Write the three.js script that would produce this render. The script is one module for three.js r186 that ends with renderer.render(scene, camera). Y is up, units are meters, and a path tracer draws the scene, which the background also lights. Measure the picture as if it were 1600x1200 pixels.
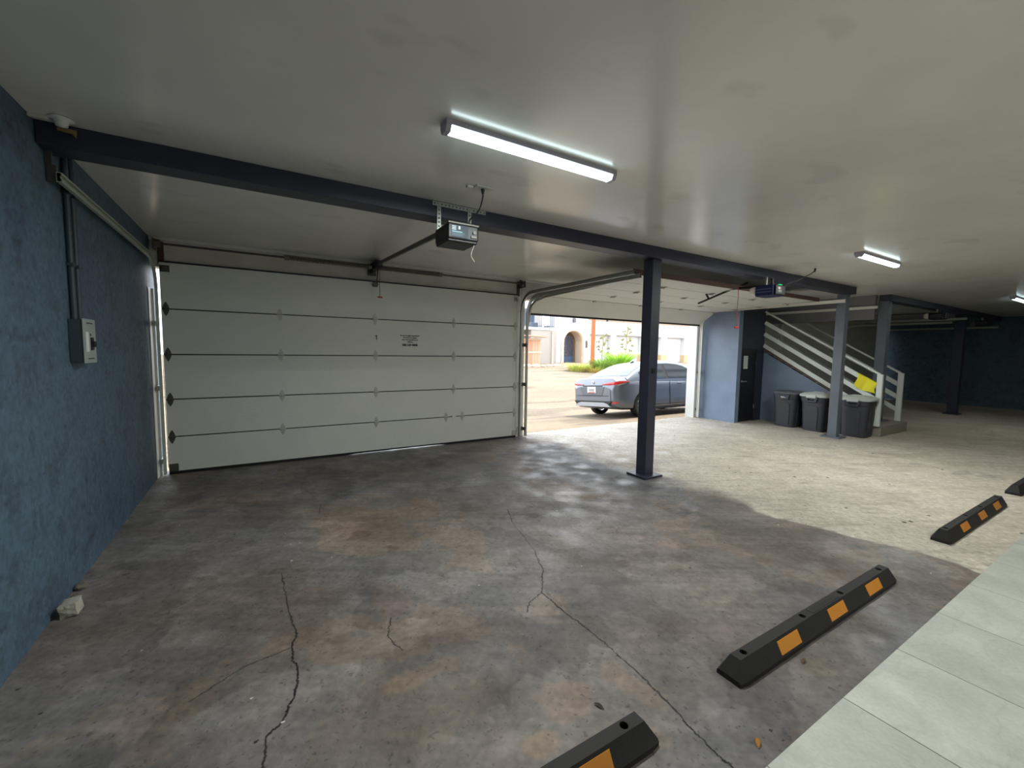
import * as THREE from 'three';
import { RoundedBoxGeometry } from 'three/addons/geometries/RoundedBoxGeometry.js';
import { mergeGeometries, mergeVertices, toCreasedNormals } from 'three/addons/utils/BufferGeometryUtils.js';
import { RectAreaLightUniformsLib } from 'three/addons/lights/RectAreaLightUniformsLib.js';
import { Brush, Evaluator, SUBTRACTION } from 'three-bvh-csg';

// ------------------------------------------------------------------ camera, sky, sun, exposure
RectAreaLightUniformsLib.init();
const renderer = new THREE.WebGLRenderer({ antialias: true });
renderer.toneMapping = THREE.LinearToneMapping;
renderer.toneMappingExposure = 1.15;
renderer.shadowMap.enabled = true;
renderer.shadowMap.type = THREE.PCFSoftShadowMap;

const scene = new THREE.Scene();
const camera = new THREE.PerspectiveCamera(84.44, 4 / 3, 0.05, 300);
camera.position.set(0, 1.55, 0);
camera.rotation.order = 'YXZ';
camera.rotation.set(-0.0791, -0.542, 0.015);

const SKY = 3.9, SUN = 5.8, LED = 262;
{
  const w = 64, h = 32, d = new Float32Array(w * h * 4);
  for (let j = 0; j < h; j++) for (let i = 0; i < w; i++) {
    const e = Math.max(0, (j + 0.5) / h * 2 - 1), k = (j * w + i) * 4;      // 0 at the horizon, 1 at the zenith
    d[k] = 0.95 - 0.27 * e; d[k + 1] = 0.98 - 0.14 * e; d[k + 2] = 1.02; d[k + 3] = 1;
  }
  const t = new THREE.DataTexture(d, w, h, THREE.RGBAFormat, THREE.FloatType);
  t.mapping = THREE.EquirectangularReflectionMapping; t.magFilter = THREE.LinearFilter; t.needsUpdate = true;
  scene.background = t; scene.backgroundIntensity = SKY;
}
const sun = new THREE.DirectionalLight(new THREE.Color().setRGB(1.0, 0.93, 0.82), SUN);
sun.position.set(24, 40, -13); sun.target.position.set(8, 0, -12);
sun.castShadow = true; sun.shadow.radius = 8; sun.shadow.mapSize.set(2048, 2048);
Object.assign(sun.shadow.camera, { left: -30, right: 30, top: 30, bottom: -30, near: 1, far: 120 });
scene.add(sun, sun.target);

// ------------------------------------------------------------------ helpers
let seed = 7;
const rnd = () => { seed = (seed * 1664525 + 1013904223) >>> 0; return seed / 4294967296; };
const rr = (a, b) => a + (b - a) * rnd();
const TAB = new Float32Array(65536); for (let i = 0; i < 65536; i++) TAB[i] = rnd();
const sm = (a, b, x) => { const t = Math.min(1, Math.max(0, (x - a) / (b - a))); return t * t * (3 - 2 * t); };
function vn(x, y, s = 0) {
  const xi = Math.floor(x), yi = Math.floor(y); let u = x - xi, v = y - yi;
  u = u * u * (3 - 2 * u); v = v * v * (3 - 2 * v);
  const a = (xi + s * 37) & 255, b = (xi + 1 + s * 37) & 255, c = ((yi + s * 91) & 255) << 8, d = ((yi + 1 + s * 91) & 255) << 8;
  const p = TAB[a | c], q = TAB[b | c], r = TAB[a | d], t = TAB[b | d];
  return p + (q - p) * u + (r - p + (p - q - r + t) * u) * v;
}
function fbm(x, y, o = 4, s = 0) { let a = 0.5, t = 0, n = 0; for (let i = 0; i < o; i++) { t += a * vn(x, y, s + i); n += a; x *= 2.03; y *= 2.03; a *= 0.5; } return t / n; }

function tex(w, h, fn, o = {}) {
  const d = new Uint8Array(w * h * 4);
  for (let j = 0; j < h; j++) for (let i = 0; i < w; i++) {
    const c = fn((i + 0.5) / w, (j + 0.5) / h), k = (j * w + i) * 4;
    if (c.length) { d[k] = Math.max(0, Math.min(255, c[0])); d[k + 1] = Math.max(0, Math.min(255, c[1])); d[k + 2] = Math.max(0, Math.min(255, c[2])); }
    else d[k] = d[k + 1] = d[k + 2] = Math.max(0, Math.min(255, c));
    d[k + 3] = 255;
  }
  if (o.after) o.after(d, w, h);
  const t = new THREE.DataTexture(d, w, h); t.magFilter = THREE.LinearFilter; t.minFilter = THREE.LinearMipmapLinearFilter; t.generateMipmaps = true;
  t.wrapS = t.wrapT = o.clamp ? THREE.ClampToEdgeWrapping : THREE.MirroredRepeatWrapping;
  if (o.srgb) t.colorSpace = THREE.SRGBColorSpace;
  if (o.size) t.repeat.set(1 / o.size[0], 1 / o.size[1]);
  t.needsUpdate = true; return t;
}
const C = (h) => new THREE.Color(h);
const mat = (color, rough = 0.6, o = {}) => new THREE.MeshStandardMaterial({ color: C(color), roughness: rough, ...o });
const phys = (color, rough, o = {}) => new THREE.MeshPhysicalMaterial({ color: C(color), roughness: rough, ...o });

const flat = (g) => (g.index ? g.toNonIndexed() : g);
function clean(g) { g = flat(g); for (const k of Object.keys(g.attributes)) if (!['position', 'normal', 'uv'].includes(k)) g.deleteAttribute(k); if (!g.attributes.uv) g.setAttribute('uv', new THREE.BufferAttribute(new Float32Array(g.attributes.position.count * 2), 2)); g.groups.length = 0; return g; }
function uvm(g) {                                            // uv in metres, by the way each face points
  g = clean(g); const p = g.attributes.position, uv = g.attributes.uv, a = new THREE.Vector3(), b = new THREE.Vector3(), c = new THREE.Vector3();
  for (let i = 0; i < p.count; i += 3) {
    a.fromBufferAttribute(p, i); b.fromBufferAttribute(p, i + 1); c.fromBufferAttribute(p, i + 2);
    const n = b.clone().sub(a).cross(c.clone().sub(a)), x = Math.abs(n.x), y = Math.abs(n.y), z = Math.abs(n.z);
    [a, b, c].forEach((v, k) => (y >= x && y >= z) ? uv.setXY(i + k, v.x, v.z) : x >= z ? uv.setXY(i + k, v.z, v.y) : uv.setXY(i + k, v.x, v.y));
  }
  return g;
}
function bx(x0, x1, y0, y1, z0, z1, r = 0) {
  const w = Math.abs(x1 - x0), h = Math.abs(y1 - y0), d = Math.abs(z1 - z0);
  const g = r ? new RoundedBoxGeometry(w, h, d, 1, Math.min(r, w / 2.01, h / 2.01, d / 2.01)) : new THREE.BoxGeometry(w, h, d);
  return g.translate((x0 + x1) / 2, (y0 + y1) / 2, (z0 + z1) / 2);
}
const V = (x, y, z) => new THREE.Vector3(x, y, z);
function cyl(a, b, r0, r1 = r0, n = 14) {
  const d = b.clone().sub(a), g = new THREE.CylinderGeometry(r1, r0, d.length(), n);
  g.applyQuaternion(new THREE.Quaternion().setFromUnitVectors(V(0, 1, 0), d.clone().normalize()));
  return g.translate((a.x + b.x) / 2, (a.y + b.y) / 2, (a.z + b.z) / 2);
}
function tube(pts, r, n = 8, seg = 24) { return new THREE.TubeGeometry(new THREE.CatmullRomCurve3(pts), seg, r, n); }
function bar(a, b, w, h, up = V(0, 1, 0)) {                  // a square bar from a to b: w across, h along up
  const d = b.clone().sub(a), L = d.length(), f = d.normalize(), s = new THREE.Vector3().crossVectors(up, f).normalize(), u = new THREE.Vector3().crossVectors(f, s);
  const g = new RoundedBoxGeometry(w, h, L, 1, Math.min(w, h) * 0.12);
  g.applyMatrix4(new THREE.Matrix4().makeBasis(s, u, f)); return g.translate((a.x + b.x) / 2, (a.y + b.y) / 2, (a.z + b.z) / 2);
}
function quads(rows, closed) {                               // rows of points, each row the same length
  const p = [], ix = [], n = rows[0].length; rows.forEach((r) => r.forEach((v) => p.push(v.x, v.y, v.z)));
  for (let j = 0; j + 1 < rows.length; j++) for (let i = 0; i < (closed ? n : n - 1); i++) { const k = (i + 1) % n, a = j * n + i, b = j * n + k, c = a + n, d = b + n; ix.push(a, b, d, a, d, c); }
  const g = new THREE.BufferGeometry(); g.setAttribute('position', new THREE.Float32BufferAttribute(p, 3)); g.setIndex(ix); g.computeVertexNormals(); return g;
}
function loft(rows, crease = 0.6) {                          // closed rings with flat end caps
  const n = rows[0].length, p = [], ix = []; rows.forEach((r) => r.forEach((v) => p.push(v.x, v.y, v.z)));
  for (let j = 0; j + 1 < rows.length; j++) for (let i = 0; i < n; i++) { const k = (i + 1) % n, a = j * n + i, b = j * n + k, c = a + n, d = b + n; ix.push(a, b, d, a, d, c); }
  for (const [j, s] of [[0, 1], [rows.length - 1, 0]]) {
    const c = rows[j].reduce((q, v) => q.add(v), V(0, 0, 0)).multiplyScalar(1 / n), m = p.length / 3; p.push(c.x, c.y, c.z);
    for (let i = 0; i < n; i++) { const a = j * n + i, b = j * n + (i + 1) % n; s ? ix.push(m, b, a) : ix.push(m, a, b); }
  }
  let vol = 0; for (let i = 0; i < ix.length; i += 3) { const a = ix[i] * 3, b = ix[i + 1] * 3, c = ix[i + 2] * 3; vol += p[a] * (p[b + 1] * p[c + 2] - p[b + 2] * p[c + 1]) - p[a + 1] * (p[b] * p[c + 2] - p[b + 2] * p[c]) + p[a + 2] * (p[b] * p[c + 1] - p[b + 1] * p[c]); }
  if (vol < 0) for (let i = 0; i < ix.length; i += 3) [ix[i + 1], ix[i + 2]] = [ix[i + 2], ix[i + 1]];
  let g = new THREE.BufferGeometry(); g.setAttribute('position', new THREE.Float32BufferAttribute(p, 3)); g.setIndex(ix);
  g = toCreasedNormals(g, crease); return g;
}
function extr(pts, depth, o = {}) {                          // an outline in x, y pulled along z
  const s = new THREE.Shape(pts.map(([x, y]) => new THREE.Vector2(x, y)));
  for (const h of o.holes || []) s.holes.push(new THREE.Path(h.map(([x, y]) => new THREE.Vector2(x, y))));
  return new THREE.ExtrudeGeometry(s, { depth, bevelEnabled: !!o.bevel, bevelSize: o.bevel || 0, bevelThickness: o.bevel || 0, bevelSegments: 1, curveSegments: o.seg || 10 });
}
function extrX(pts, x0, x1) {                                // an outline in z, y pulled along x
  const g = extr(pts.map(([z, y]) => [-z, y]), Math.abs(x1 - x0)); g.rotateY(Math.PI / 2); return g.translate(Math.min(x0, x1), 0, 0);
}
const used = {};
function numbered(n) { const k = used[n] = (used[n] ?? -1) + 1; return k ? n + '_' + String(k).padStart(3, '0') : n; }
function mesh(name, geos, m, parent) {
  const list = (Array.isArray(geos) ? geos : [geos]).map((g) => uvm(g));
  const o = new THREE.Mesh(list.length > 1 ? mergeGeometries(list) : list[0], m); o.castShadow = o.receiveShadow = true;
  o.name = parent ? name : numbered(name); (parent || scene).add(o); return o;
}
function tag(o, label, category, group) { o.userData.label = label; o.userData.category = category; if (group) o.userData.group = group; return o; }
function thing(name, label, category, pos = [0, 0, 0], group) { const o = new THREE.Group(); o.name = numbered(name); o.position.set(...pos); scene.add(o); return tag(o, label, category, group); }
function single(name, geos, m, label, category, group) { return tag(mesh(name, geos, m), label, category, group); }
function struct(name, geos, m, label, category) { const o = mesh(name, geos, m); o.userData.kind = 'structure'; if (label) o.userData.label = label; o.userData.category = category || name.replace(/_.*/, ''); return o; }
function clone(o, label, pos) { const c = o.clone(); c.userData = { ...o.userData }; c.name = numbered(o.name); scene.add(c); if (label) c.userData.label = label; if (pos) c.position.set(...pos); return c; }
function lettering(name, w, h, draw, pw, ph, parent, o = {}) {
  const cv = document.createElement('canvas'); cv.width = pw; cv.height = ph; const g = cv.getContext('2d'); draw(g, pw, ph);
  const t = new THREE.CanvasTexture(cv); t.colorSpace = THREE.SRGBColorSpace;
  const m = new THREE.MeshStandardMaterial({ map: t, roughness: 0.6, transparent: !!o.clear, alphaTest: 0 });
  const q = new THREE.Mesh(new THREE.PlaneGeometry(w, h), m); q.name = name; q.receiveShadow = true; parent.add(q); return q;
}

// ------------------------------------------------------------------ textures and materials
const grain = tex(512, 512, (u, v) => 128 + 90 * (fbm(u * 60, v * 60, 4, 3) - 0.5) + 60 * (vn(u * 250, v * 250, 9) - 0.5), { size: [1, 1] });
const stuccoB = tex(1024, 1024, (u, v) => 150 + 120 * (fbm(u * 70, v * 70, 5, 5) - 0.5) - 90 * sm(0.74, 0.82, fbm(u * 46, v * 46, 3, 11)), { size: [1.6, 1.6] });
const stuccoC = tex(1024, 1024, (u, v) => {
  const a = fbm(u * 7, v * 7, 5, 2) - 0.5, f = fbm(u * 120, v * 120, 3, 8) - 0.5, pit = sm(0.68, 0.78, fbm(u * 80, v * 80, 3, 11));
  const dk = sm(0.58, 0.70, fbm(u * 34, v * 34, 5, 21));
  const k = 1 + 0.20 * a + 0.34 * f - 0.15 * pit - 0.12 * dk;
  return [75 * k, (96 + 6 * a) * k, (114 - 8 * a) * k];
}, { size: [3.2, 3.2], srgb: 1 });
const ceilB = tex(1024, 1024, (u, v) => 128 + 150 * (fbm(u * 9 + 2 * fbm(u * 3, v * 3, 2, 4), v * 22, 4, 14) - 0.5) + 22 * (vn(u * 300, v * 300, 2) - 0.5), { size: [4, 4] });
const ceilC = tex(512, 512, (u, v) => { const k = 1 + 0.07 * (fbm(u * 12, v * 12, 5, 31) - 0.5) - 0.05 * sm(0.70, 0.82, fbm(u * 10, v * 20, 4, 40)); return [236 * k, 234 * k, 228 * k]; }, { size: [5, 5], srgb: 1 });
const doorB = tex(512, 1024, (u, v) => 128 + 46 * Math.sign(Math.sin(v * Math.PI * 2 * 14)) * 0.4 + 120 * (fbm(u * 6, v * 220, 3, 6) - 0.5), { size: [1.4, 0.53] });
const doorC = tex(512, 512, (u, v) => { const k = 1 + 0.05 * (fbm(u * 5, v * 5, 5, 17) - 0.5)  + 0.03 * (vn(u * 180, v * 400, 4) - 0.5); return [208 * k, 209 * k, 202 * k]; }, { size: [2.1, 2.1], srgb: 1 });
const paintC = tex(512, 512, (u, v) => { const k = 1 + 0.14 * (fbm(u * 8, v * 8, 5, 23) - 0.5); return [255 * Math.min(1, 0.9 * k), 255 * Math.min(1, 0.9 * k), 255 * Math.min(1, 0.9 * k)]; }, { size: [2, 2], srgb: 1 });

// concrete floor: stains, patches, one painted wheel stop shadow and cracks as they lie (x, z, radius x, radius z, colour, strength)
const STAINS_AND_SHADE = [
  [0.17, -2.60, 0.20, 0.40, [92, 74, 58], 0.75], [0.05, -2.05, 0.42, 0.16, [150, 150, 144], 0.75], [0.70, -2.55, 0.12, 0.26, [128, 96, 80], 0.6], [0.42, -1.62, 0.44, 0.30, [116, 98, 78], 0.7],
  [0.62, -1.84, 0.2, 0.07, [150, 112, 76], 0.6], [1.14, -1.38, 0.15, 0.13, [164, 128, 100], 0.7], [0.89, -1.27, 0.10, 0.07, [158, 118, 72], 0.6], [1.16, -1.76, 0.26, 0.20, [78, 76, 76], 0.7], [1.22, -2.16, 0.22, 0.16, [80, 78, 78], 0.65],
  [1.46, -1.99, 0.20, 0.16, [158, 132, 112], 0.6], [1.2, -5.35, 1.0, 0.45, [94, 72, 64], 0.6], [-0.5, -5.5, 0.45, 0.5, [84, 72, 64], 0.6], [1.07, -3.8, 0.42, 0.16, [74, 72, 74], 0.7], [1.66, -2.45, 0.26, 0.32, [160, 156, 148], 0.6],
  [2.05, -1.78, 0.34, 0.22, [84, 82, 80], 0.7], [2.30, -1.50, 0.18, 0.12, [88, 86, 84], 0.65], [2.62, -1.50, 0.32, 0.22, [160, 144, 130], 0.55], [2.61, -0.90, 0.55, 0.12, [98, 84, 64], 0.6], [3.3, -2.0, 0.75, 0.3, [98, 92, 84], 0.6],  // olive patch beside the wheel stop: stain plus the stop's shadow painted in
  [3.0, -3.0, 0.7, 0.35, [112, 106, 100], 0.5], [2.2, -3.6, 0.7, 0.4, [102, 98, 96], 0.5], [0.3, -4.3, 0.7, 0.3, [104, 94, 86], 0.5], [-0.5, -3.0, 0.35, 0.5, [106, 102, 90], 0.5], [2.9, -5.2, 0.9, 0.4, [112, 100, 92], 0.5], [-0.6, -1.8, 0.3, 0.5, [94, 92, 82], 0.5],
  [8.10, -1.66, 0.20, 0.11, [110, 108, 108], 0.8], [8.15, -1.46, 0.14, 0.09, [112, 110, 110], 0.75], [8.12, -2.14, 0.12, 0.07, [120, 118, 116], 0.6],
];
const CRACKS = [
  [[0.10, -3.21], [0.115, -2.74], [0.14, -2.49], [0.11, -2.36], [0.123, -2.15], [0.10, -2.01], [0.04, -1.88], [-0.014, -1.84], [-0.03, -1.60]],
  [[2.05, -3.45], [1.94, -3.19], [1.81, -2.63], [1.70, -2.36], [1.525, -2.13], [1.526, -1.90], [1.542, -1.69], [1.542, -1.36], [1.517, -1.12], [1.485, -0.91], [1.488, -0.76]],
  [[0.62, -2.35], [0.56, -2.2], [0.60, -2.05]], [[-0.2, -4.1], [0.4, -3.9], [0.9, -3.85], [1.1, -3.8]], [[0.11, -2.36], [-0.1, -2.32], [-0.3, -2.2]], [[0.4, -5.1], [0.5, -4.5], [0.45, -4.2]], [[1.525, -2.13], [1.40, -2.08], [1.33, -2.0]],
];
function concrete(x0, x1, z0, z1, w, h) {
  return tex(w, h, (u, v) => {
    const x = x0 + u * (x1 - x0), z = z0 + v * (z1 - z0);
    const wob = fbm(x * 2.2, z * 2.2, 4, 60) - 0.5, mid = fbm(x * 6, z * 6, 4, 70) - 0.5, fine = fbm(x * 40, z * 40, 3, 80) - 0.5;
    const sx = x * 0.86 + z * 0.5, sz = z * 0.86 - x * 0.5, str = fbm(sx * 2.5, sz * 26, 4, 90) - 0.5;
    const edge = 4.28 + 0.75 * (fbm(z * 1.1, 3.3, 5, 55) - 0.5) + 0.22 * sm(-2.4, -1.2, z) * sm(-0.4, -1.2, z);
    const soft = 0.04 + 0.28 * sm(-1.9, -3.2, z), B = sm(edge - soft, edge + soft * 0.7, x + 0.5 * soft * (fbm(x * 5, z * 5, 4, 58) - 0.5) * 2), lip = Math.exp(-Math.pow((x - edge) / 0.014, 2)) * sm(-2.9, -2.2, z) * 0.5 * (vn(z * 9, 1, 5) > 0.35 ? 1 : 0);
    let r = 105 + 32 * wob + 28 * mid, g = 99 + 31 * wob + 28 * mid, b = 95 + 30 * wob + 28 * mid;
    const hue = fbm(x * 1.3, z * 1.3, 3, 66) - 0.5; r += 12 * hue; b -= 10 * hue;
    const p1 = sm(0.53, 0.545, fbm(x * 1.15 + 5, z * 1.15, 5, 44)), p2 = sm(0.55, 0.57, fbm(x * 1.7, z * 1.7 + 9, 5, 49)), p3 = sm(0.56, 0.60, fbm(x * 1.4 + 3, z * 1.4, 5, 52));
    r += 10 * p1 - 13 * p2 + 10 * p3; g += 10 * p1 - 13 * p2 + 4 * p3; b += 10 * p1 - 12 * p2 - 2 * p3;
    if (B > 0) {
      const d = sm(0.60, 0.72, fbm(sx * 3, sz * 17, 4, 30)), e = fbm(x * 0.9, z * 0.9, 4, 33) - 0.5;
      r += B * (190 + 24 * e + 20 * wob - 15 * d - r); g += B * (180 + 22 * e + 20 * wob - 15 * d - g); b += B * (164 + 18 * e + 22 * wob - 14 * d - b);
    }
    for (const s of STAINS_AND_SHADE) {
      const ax = (x - s[0]) / s[2], az = (z - s[1]) / s[3]; if (ax * ax + az * az > 2.4) continue;
      const m = (1 - sm(0.72, 1.02, Math.sqrt(ax * ax + az * az) + 1.5 * (fbm(x * 5, z * 5, 5, 77) - 0.5))) * s[5] * 0.36;
      r += m * (s[4][0] - r); g += m * (s[4][1] - g); b += m * (s[4][2] - b);
    }
    const pit = sm(0.72, 0.8, fbm(x * 60, z * 60, 3, 99)), k = 1 + (0.22 - 0.12 * B) * str + 0.26 * fine - 0.22 * pit + 0.10 * (fbm(x * 14, z * 14, 4, 12) - 0.5);
    return [r * k + 40 * lip, g * k + 40 * lip, b * k + 38 * lip];
  }, {
    srgb: 1, clamp: 1, after(d, W, H) {
      const ppm = W / (x1 - x0); let q = 991; const rn = () => { q = (q * 1664525 + 1013904223) >>> 0; return q / 4294967296 - 0.5; };
      for (const [ci, c] of CRACKS.entries()) for (let i = 0; i + 1 < c.length; i++) {
        const n = 90; let jx = 0, jz = 0;
        for (let k = 0; k < n; k++) {
          const t = k / n; jx = jx * 0.9 + rn() * 0.007; jz = jz * 0.9 + rn() * 0.005; const fade = Math.sin(Math.PI * t) ;
          const x = c[i][0] + (c[i + 1][0] - c[i][0]) * t + jx * fade, z = c[i][1] + (c[i + 1][1] - c[i][1]) * t + jz * fade;
          const px = (x - x0) / (x1 - x0) * W, pz = (z - z0) / (z1 - z0) * H, rad = (ci < 2 ? 0.0026 : 0.0015) * ppm * (0.5 + vn(k * 0.13, i, 8));
          for (let a = Math.floor(pz - rad - 1); a <= pz + rad + 1; a++) for (let b = Math.floor(px - rad - 1); b <= px + rad + 1; b++) {
            if (a < 0 || b < 0 || a >= H || b >= W) continue; const m = (1 - sm(rad * 0.5, rad + 0.8, Math.hypot(b - px, a - pz))) * 0.55, kk = (a * W + b) * 4;
            d[kk] *= 1 - m; d[kk + 1] *= 1 - m; d[kk + 2] *= 1 - m;
          }
        }
      }
      for (let s = 0; s < 260; s++) {                        // paint flecks, grit and leaf crumbs
        const px = Math.floor((rn() + 0.5) * (W - 6)) + 2, pz = Math.floor((rn() + 0.5) * (H - 6)) + 2, L = rn() > 0.28 ? 1 : 0, e = Math.floor((rn() + 0.5) * 3.4);
        for (let a = 0; a <= e; a++) for (let b = 0; b <= e + (rn() > 0 ? 2 : 0); b++) { const kk = ((pz + a) % H * W + (px + b) % W) * 4; for (let m = 0; m < 3; m++) d[kk + m] = L ? 205 - m * 6 : 46 - m * 4; }
      }
    },
  });
}
const XA0 = -1.3, XM = 5.0, XB1 = 20.4, ZF0 = -6.62, ZF1 = 2.4;
const floorTexA = concrete(XA0, XM, -6.62, -0.70, 2048, 1920), floorTexB = concrete(XM, XB1, -6.62, -0.70, 2048, 800);
const floorB = tex(512, 512, (u, v) => 128 + 130 * (fbm(u * 40, v * 40, 5, 13) - 0.5) - 90 * sm(0.72, 0.82, fbm(u * 70, v * 70, 2, 15)), { size: [1.1, 1.1] });
const floorR = tex(512, 512, (u, v) => 128 + 150 * (fbm(u * 14, v * 14, 5, 73) - 0.5), { size: [2.7, 2.7] });
const tileC = tex(1024, 1024, (u, v) => {
  const w = fbm(u * 5, v * 5, 4, 61), a = fbm(u * 9 + 4 * w, v * 4 + 3 * w, 5, 62) - 0.5, vein = Math.exp(-Math.pow((fbm(u * 4 + 2 * w, v * 8, 4, 64) - 0.5) / 0.018, 2));
  const c = fbm(u * 16, v * 12, 5, 69) - 0.5, k = 1 + 0.20 * a + 0.10 * c - 0.035 * vein + 0.05 * (vn(u * 200, v * 200, 6) - 0.5); return [178 * k, 179 * k, 169 * k];
}, { size: [1.9, 1.9], srgb: 1 });
const roadC = tex(1024, 1024, (u, v) => {
  const a = fbm(u * 5, v * 14, 5, 25) - 0.5, f = fbm(u * 160, v * 160, 2, 27) - 0.5, d = sm(0.58, 0.68, fbm(u * 4, v * 18, 5, 29));
  const k = 1 + 0.24 * a + 0.16 * f - 0.16 * d; return [119 * k, 105 * k, 87 * k];
}, { size: [9, 9], srgb: 1 });
const rubberB = tex(256, 256, (u, v) => 128 + 160 * (fbm(u * 60, v * 60, 3, 2) - 0.5), { size: [0.3, 0.3] });

const M = {
  floorA: new THREE.MeshStandardMaterial({ map: floorTexA, roughness: 1.3, roughnessMap: floorR, bumpMap: floorB, bumpScale: 0.0016 }),
  floorB: new THREE.MeshStandardMaterial({ map: floorTexB, roughness: 1.2, roughnessMap: floorR, bumpMap: floorB, bumpScale: 0.0016 }),
  under: mat('#6a675f', 0.95),
  stucco: new THREE.MeshStandardMaterial({ map: stuccoC, roughness: 0.62, bumpMap: stuccoB, bumpScale: 0.004 }),
  ceiling: new THREE.MeshPhysicalMaterial({ map: ceilC, roughness: 0.2, ior: 1.8, bumpMap: ceilB, bumpScale: 0.0016 }),
  doorPanel: new THREE.MeshStandardMaterial({ map: doorC, roughness: 0.5, bumpMap: doorB, bumpScale: 0.0012 }),
  header: mat('#e6e3d9', 0.5, { map: paintC }),
  slate: mat('#8597b0', 0.55, { map: paintC }),
  slateDark: mat('#34384a', 0.55, { map: paintC }),
  steel: mat('#6a727d', 0.5, { map: paintC }),
  navy: mat('#35364a', 0.45, { map: paintC }),
  blackDoor: mat('#17161f', 0.45),
  galv: mat('#a9aba6', 0.42, { metalness: 0.75 }),
  galvDark: mat('#5c5a55', 0.5, { metalness: 0.6 }),
  hinge: mat('#b4b4aa', 0.45, { metalness: 0.25 }),
  rubber: mat('#1c1917', 0.75, { bumpMap: rubberB, bumpScale: 0.0012 }),
  hole: mat('#0b0a0a', 0.9),
  yellow: phys('#d98a1a', 0.35, { clearcoat: 0.3 }),
  tile: new THREE.MeshStandardMaterial({ map: tileC, roughness: 0.5 }),
  grout: mat('#4d4b45', 0.95),
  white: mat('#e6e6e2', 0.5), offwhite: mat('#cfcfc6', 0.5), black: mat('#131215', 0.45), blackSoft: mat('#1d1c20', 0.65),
  rail: mat('#d6dcd6', 0.45), concreteStep: mat('#8b857a', 0.85, { bumpMap: grain, bumpScale: 0.003 }), brown: mat('#5f5248', 0.8, { bumpMap: grain, bumpScale: 0.002 }),
  bin: mat('#33343d', 0.5, { bumpMap: grain, bumpScale: 0.0006 }), lid: mat('#b9c0ba', 0.5), lidDark: mat('#5a5c62', 0.45),
  cloth: mat('#ece23a', 0.95, { side: THREE.DoubleSide, bumpMap: grain, bumpScale: 0.002 }), red: mat('#b51c24', 0.5), paper: mat('#d9dad6', 0.9),
  conduit: mat('#34434c', 0.5), rust: mat('#5b443a', 0.7, { metalness: 0.2 }), spring: mat('#7c776c', 0.5, { metalness: 0.4 }),
};
M.floorA.map.repeat.set(1, 1);

// ------------------------------------------------------------------ the room
const CE = 2.80, ZD = -6.377, XW = -1.034;
function floorGeo(x0, x1, z0, z1, X0, X1) {
  const g = clean(new THREE.PlaneGeometry(x1 - x0, z1 - z0).rotateX(-Math.PI / 2).translate((x0 + x1) / 2, 0, (z0 + z1) / 2)), p = g.attributes.position, u = g.attributes.uv;
  for (let i = 0; i < p.count; i++) u.setXY(i, (p.getX(i) - X0) / (X1 - X0), (p.getZ(i) + 6.62) / 5.92); return g;
}
{
  const f = new THREE.Group(); f.name = 'floor'; f.userData = { kind: 'structure', label: 'stained and cracked concrete garage floor', category: 'floor' }; scene.add(f);
  // maps that are laid in metres need their own uv scale here: the floor's uv runs from 0 to 1
  const fit = (t, w, d) => { const c = t.clone(); c.repeat.set(w / 1.1, d / 1.1); c.needsUpdate = true; return c; };
  M.floorA.bumpMap = fit(floorB, 6.3, 5.92); M.floorB.bumpMap = fit(floorB, 15.4, 5.92);
  const fitR = (t, w, d) => { const c = t.clone(); c.repeat.set(w / 2.7, d / 2.7); c.needsUpdate = true; return c; };
  M.floorA.roughnessMap = fitR(floorR, 6.3, 5.92); M.floorB.roughnessMap = fitR(floorR, 15.4, 5.92);
  const top = (name, g, m) => { const o = new THREE.Mesh(g, m); o.name = name; o.receiveShadow = true; o.castShadow = true; f.add(o); };
  top('slab', floorGeo(-1.2, XM, -6.6, -0.755, XA0, XM), M.floorA);
  top('slab', floorGeo(XM, 20.3, -6.6, -0.755, XM, XB1), M.floorB);
  mesh('slab_base', bx(-1.3, 20.4, -0.4, -0.002, -6.6, 2.5), M.under, f);
}
{
  const w = new THREE.Group(); w.name = 'floor_walkway'; w.userData = { kind: 'structure', label: 'grey marbled tile walkway along the concrete floor', category: 'floor' }; scene.add(w);
  mesh('bed', bx(-1.03, 20.3, -0.001, 0.004, -0.752, 2.4), M.grout, w);
  const P = 0.628;
  for (let i = 0; i < 34; i++) for (let j = 0; j < 3; j++) {
    const x0 = Math.max(XW + 0.003, 2.224 - 6 * P + i * P + 0.002), x1 = Math.min(20.25, 2.224 - 6 * P + (i + 1) * P - 0.002); if (x1 - x0 < 0.05) continue;
    const z0 = -0.755 + j * 1.05, z1 = z0 + 1.046, t = mesh('tile', bx(0, x1 - x0, 0, 0.009, 0, z1 - z0, 0.0015), M.tile, w), ua = t.geometry.attributes.uv, ox = rr(0, 9), oz = rr(0, 9);
    for (let k = 0; k < ua.count; k++) ua.setXY(k, ua.getX(k) + ox, ua.getY(k) + oz); t.position.set(x0, 0.003, z0);
  }
}
struct('wall_left', bx(XW - 0.25, XW, -0.4, CE + 0.02, -6.62, 2.45), M.stucco, 'rough blue-grey stucco side wall', 'wall');
struct('ceiling', bx(XW - 0.25, 20.5, CE, CE + 0.3, -6.62, 2.7), M.ceiling, 'off-white satin painted ceiling', 'ceiling');
struct('wall_back', bx(XW - 0.25, 20.5, -0.4, CE, 2.45, 2.7), M.header, 'pale wall behind the tiled walkway', 'wall');
struct('wall_right', bx(19.6, 19.85, -0.4, CE, -6.62, 2.45), M.stucco, 'blue-grey stucco end wall beyond the last steel post', 'wall');
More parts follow.
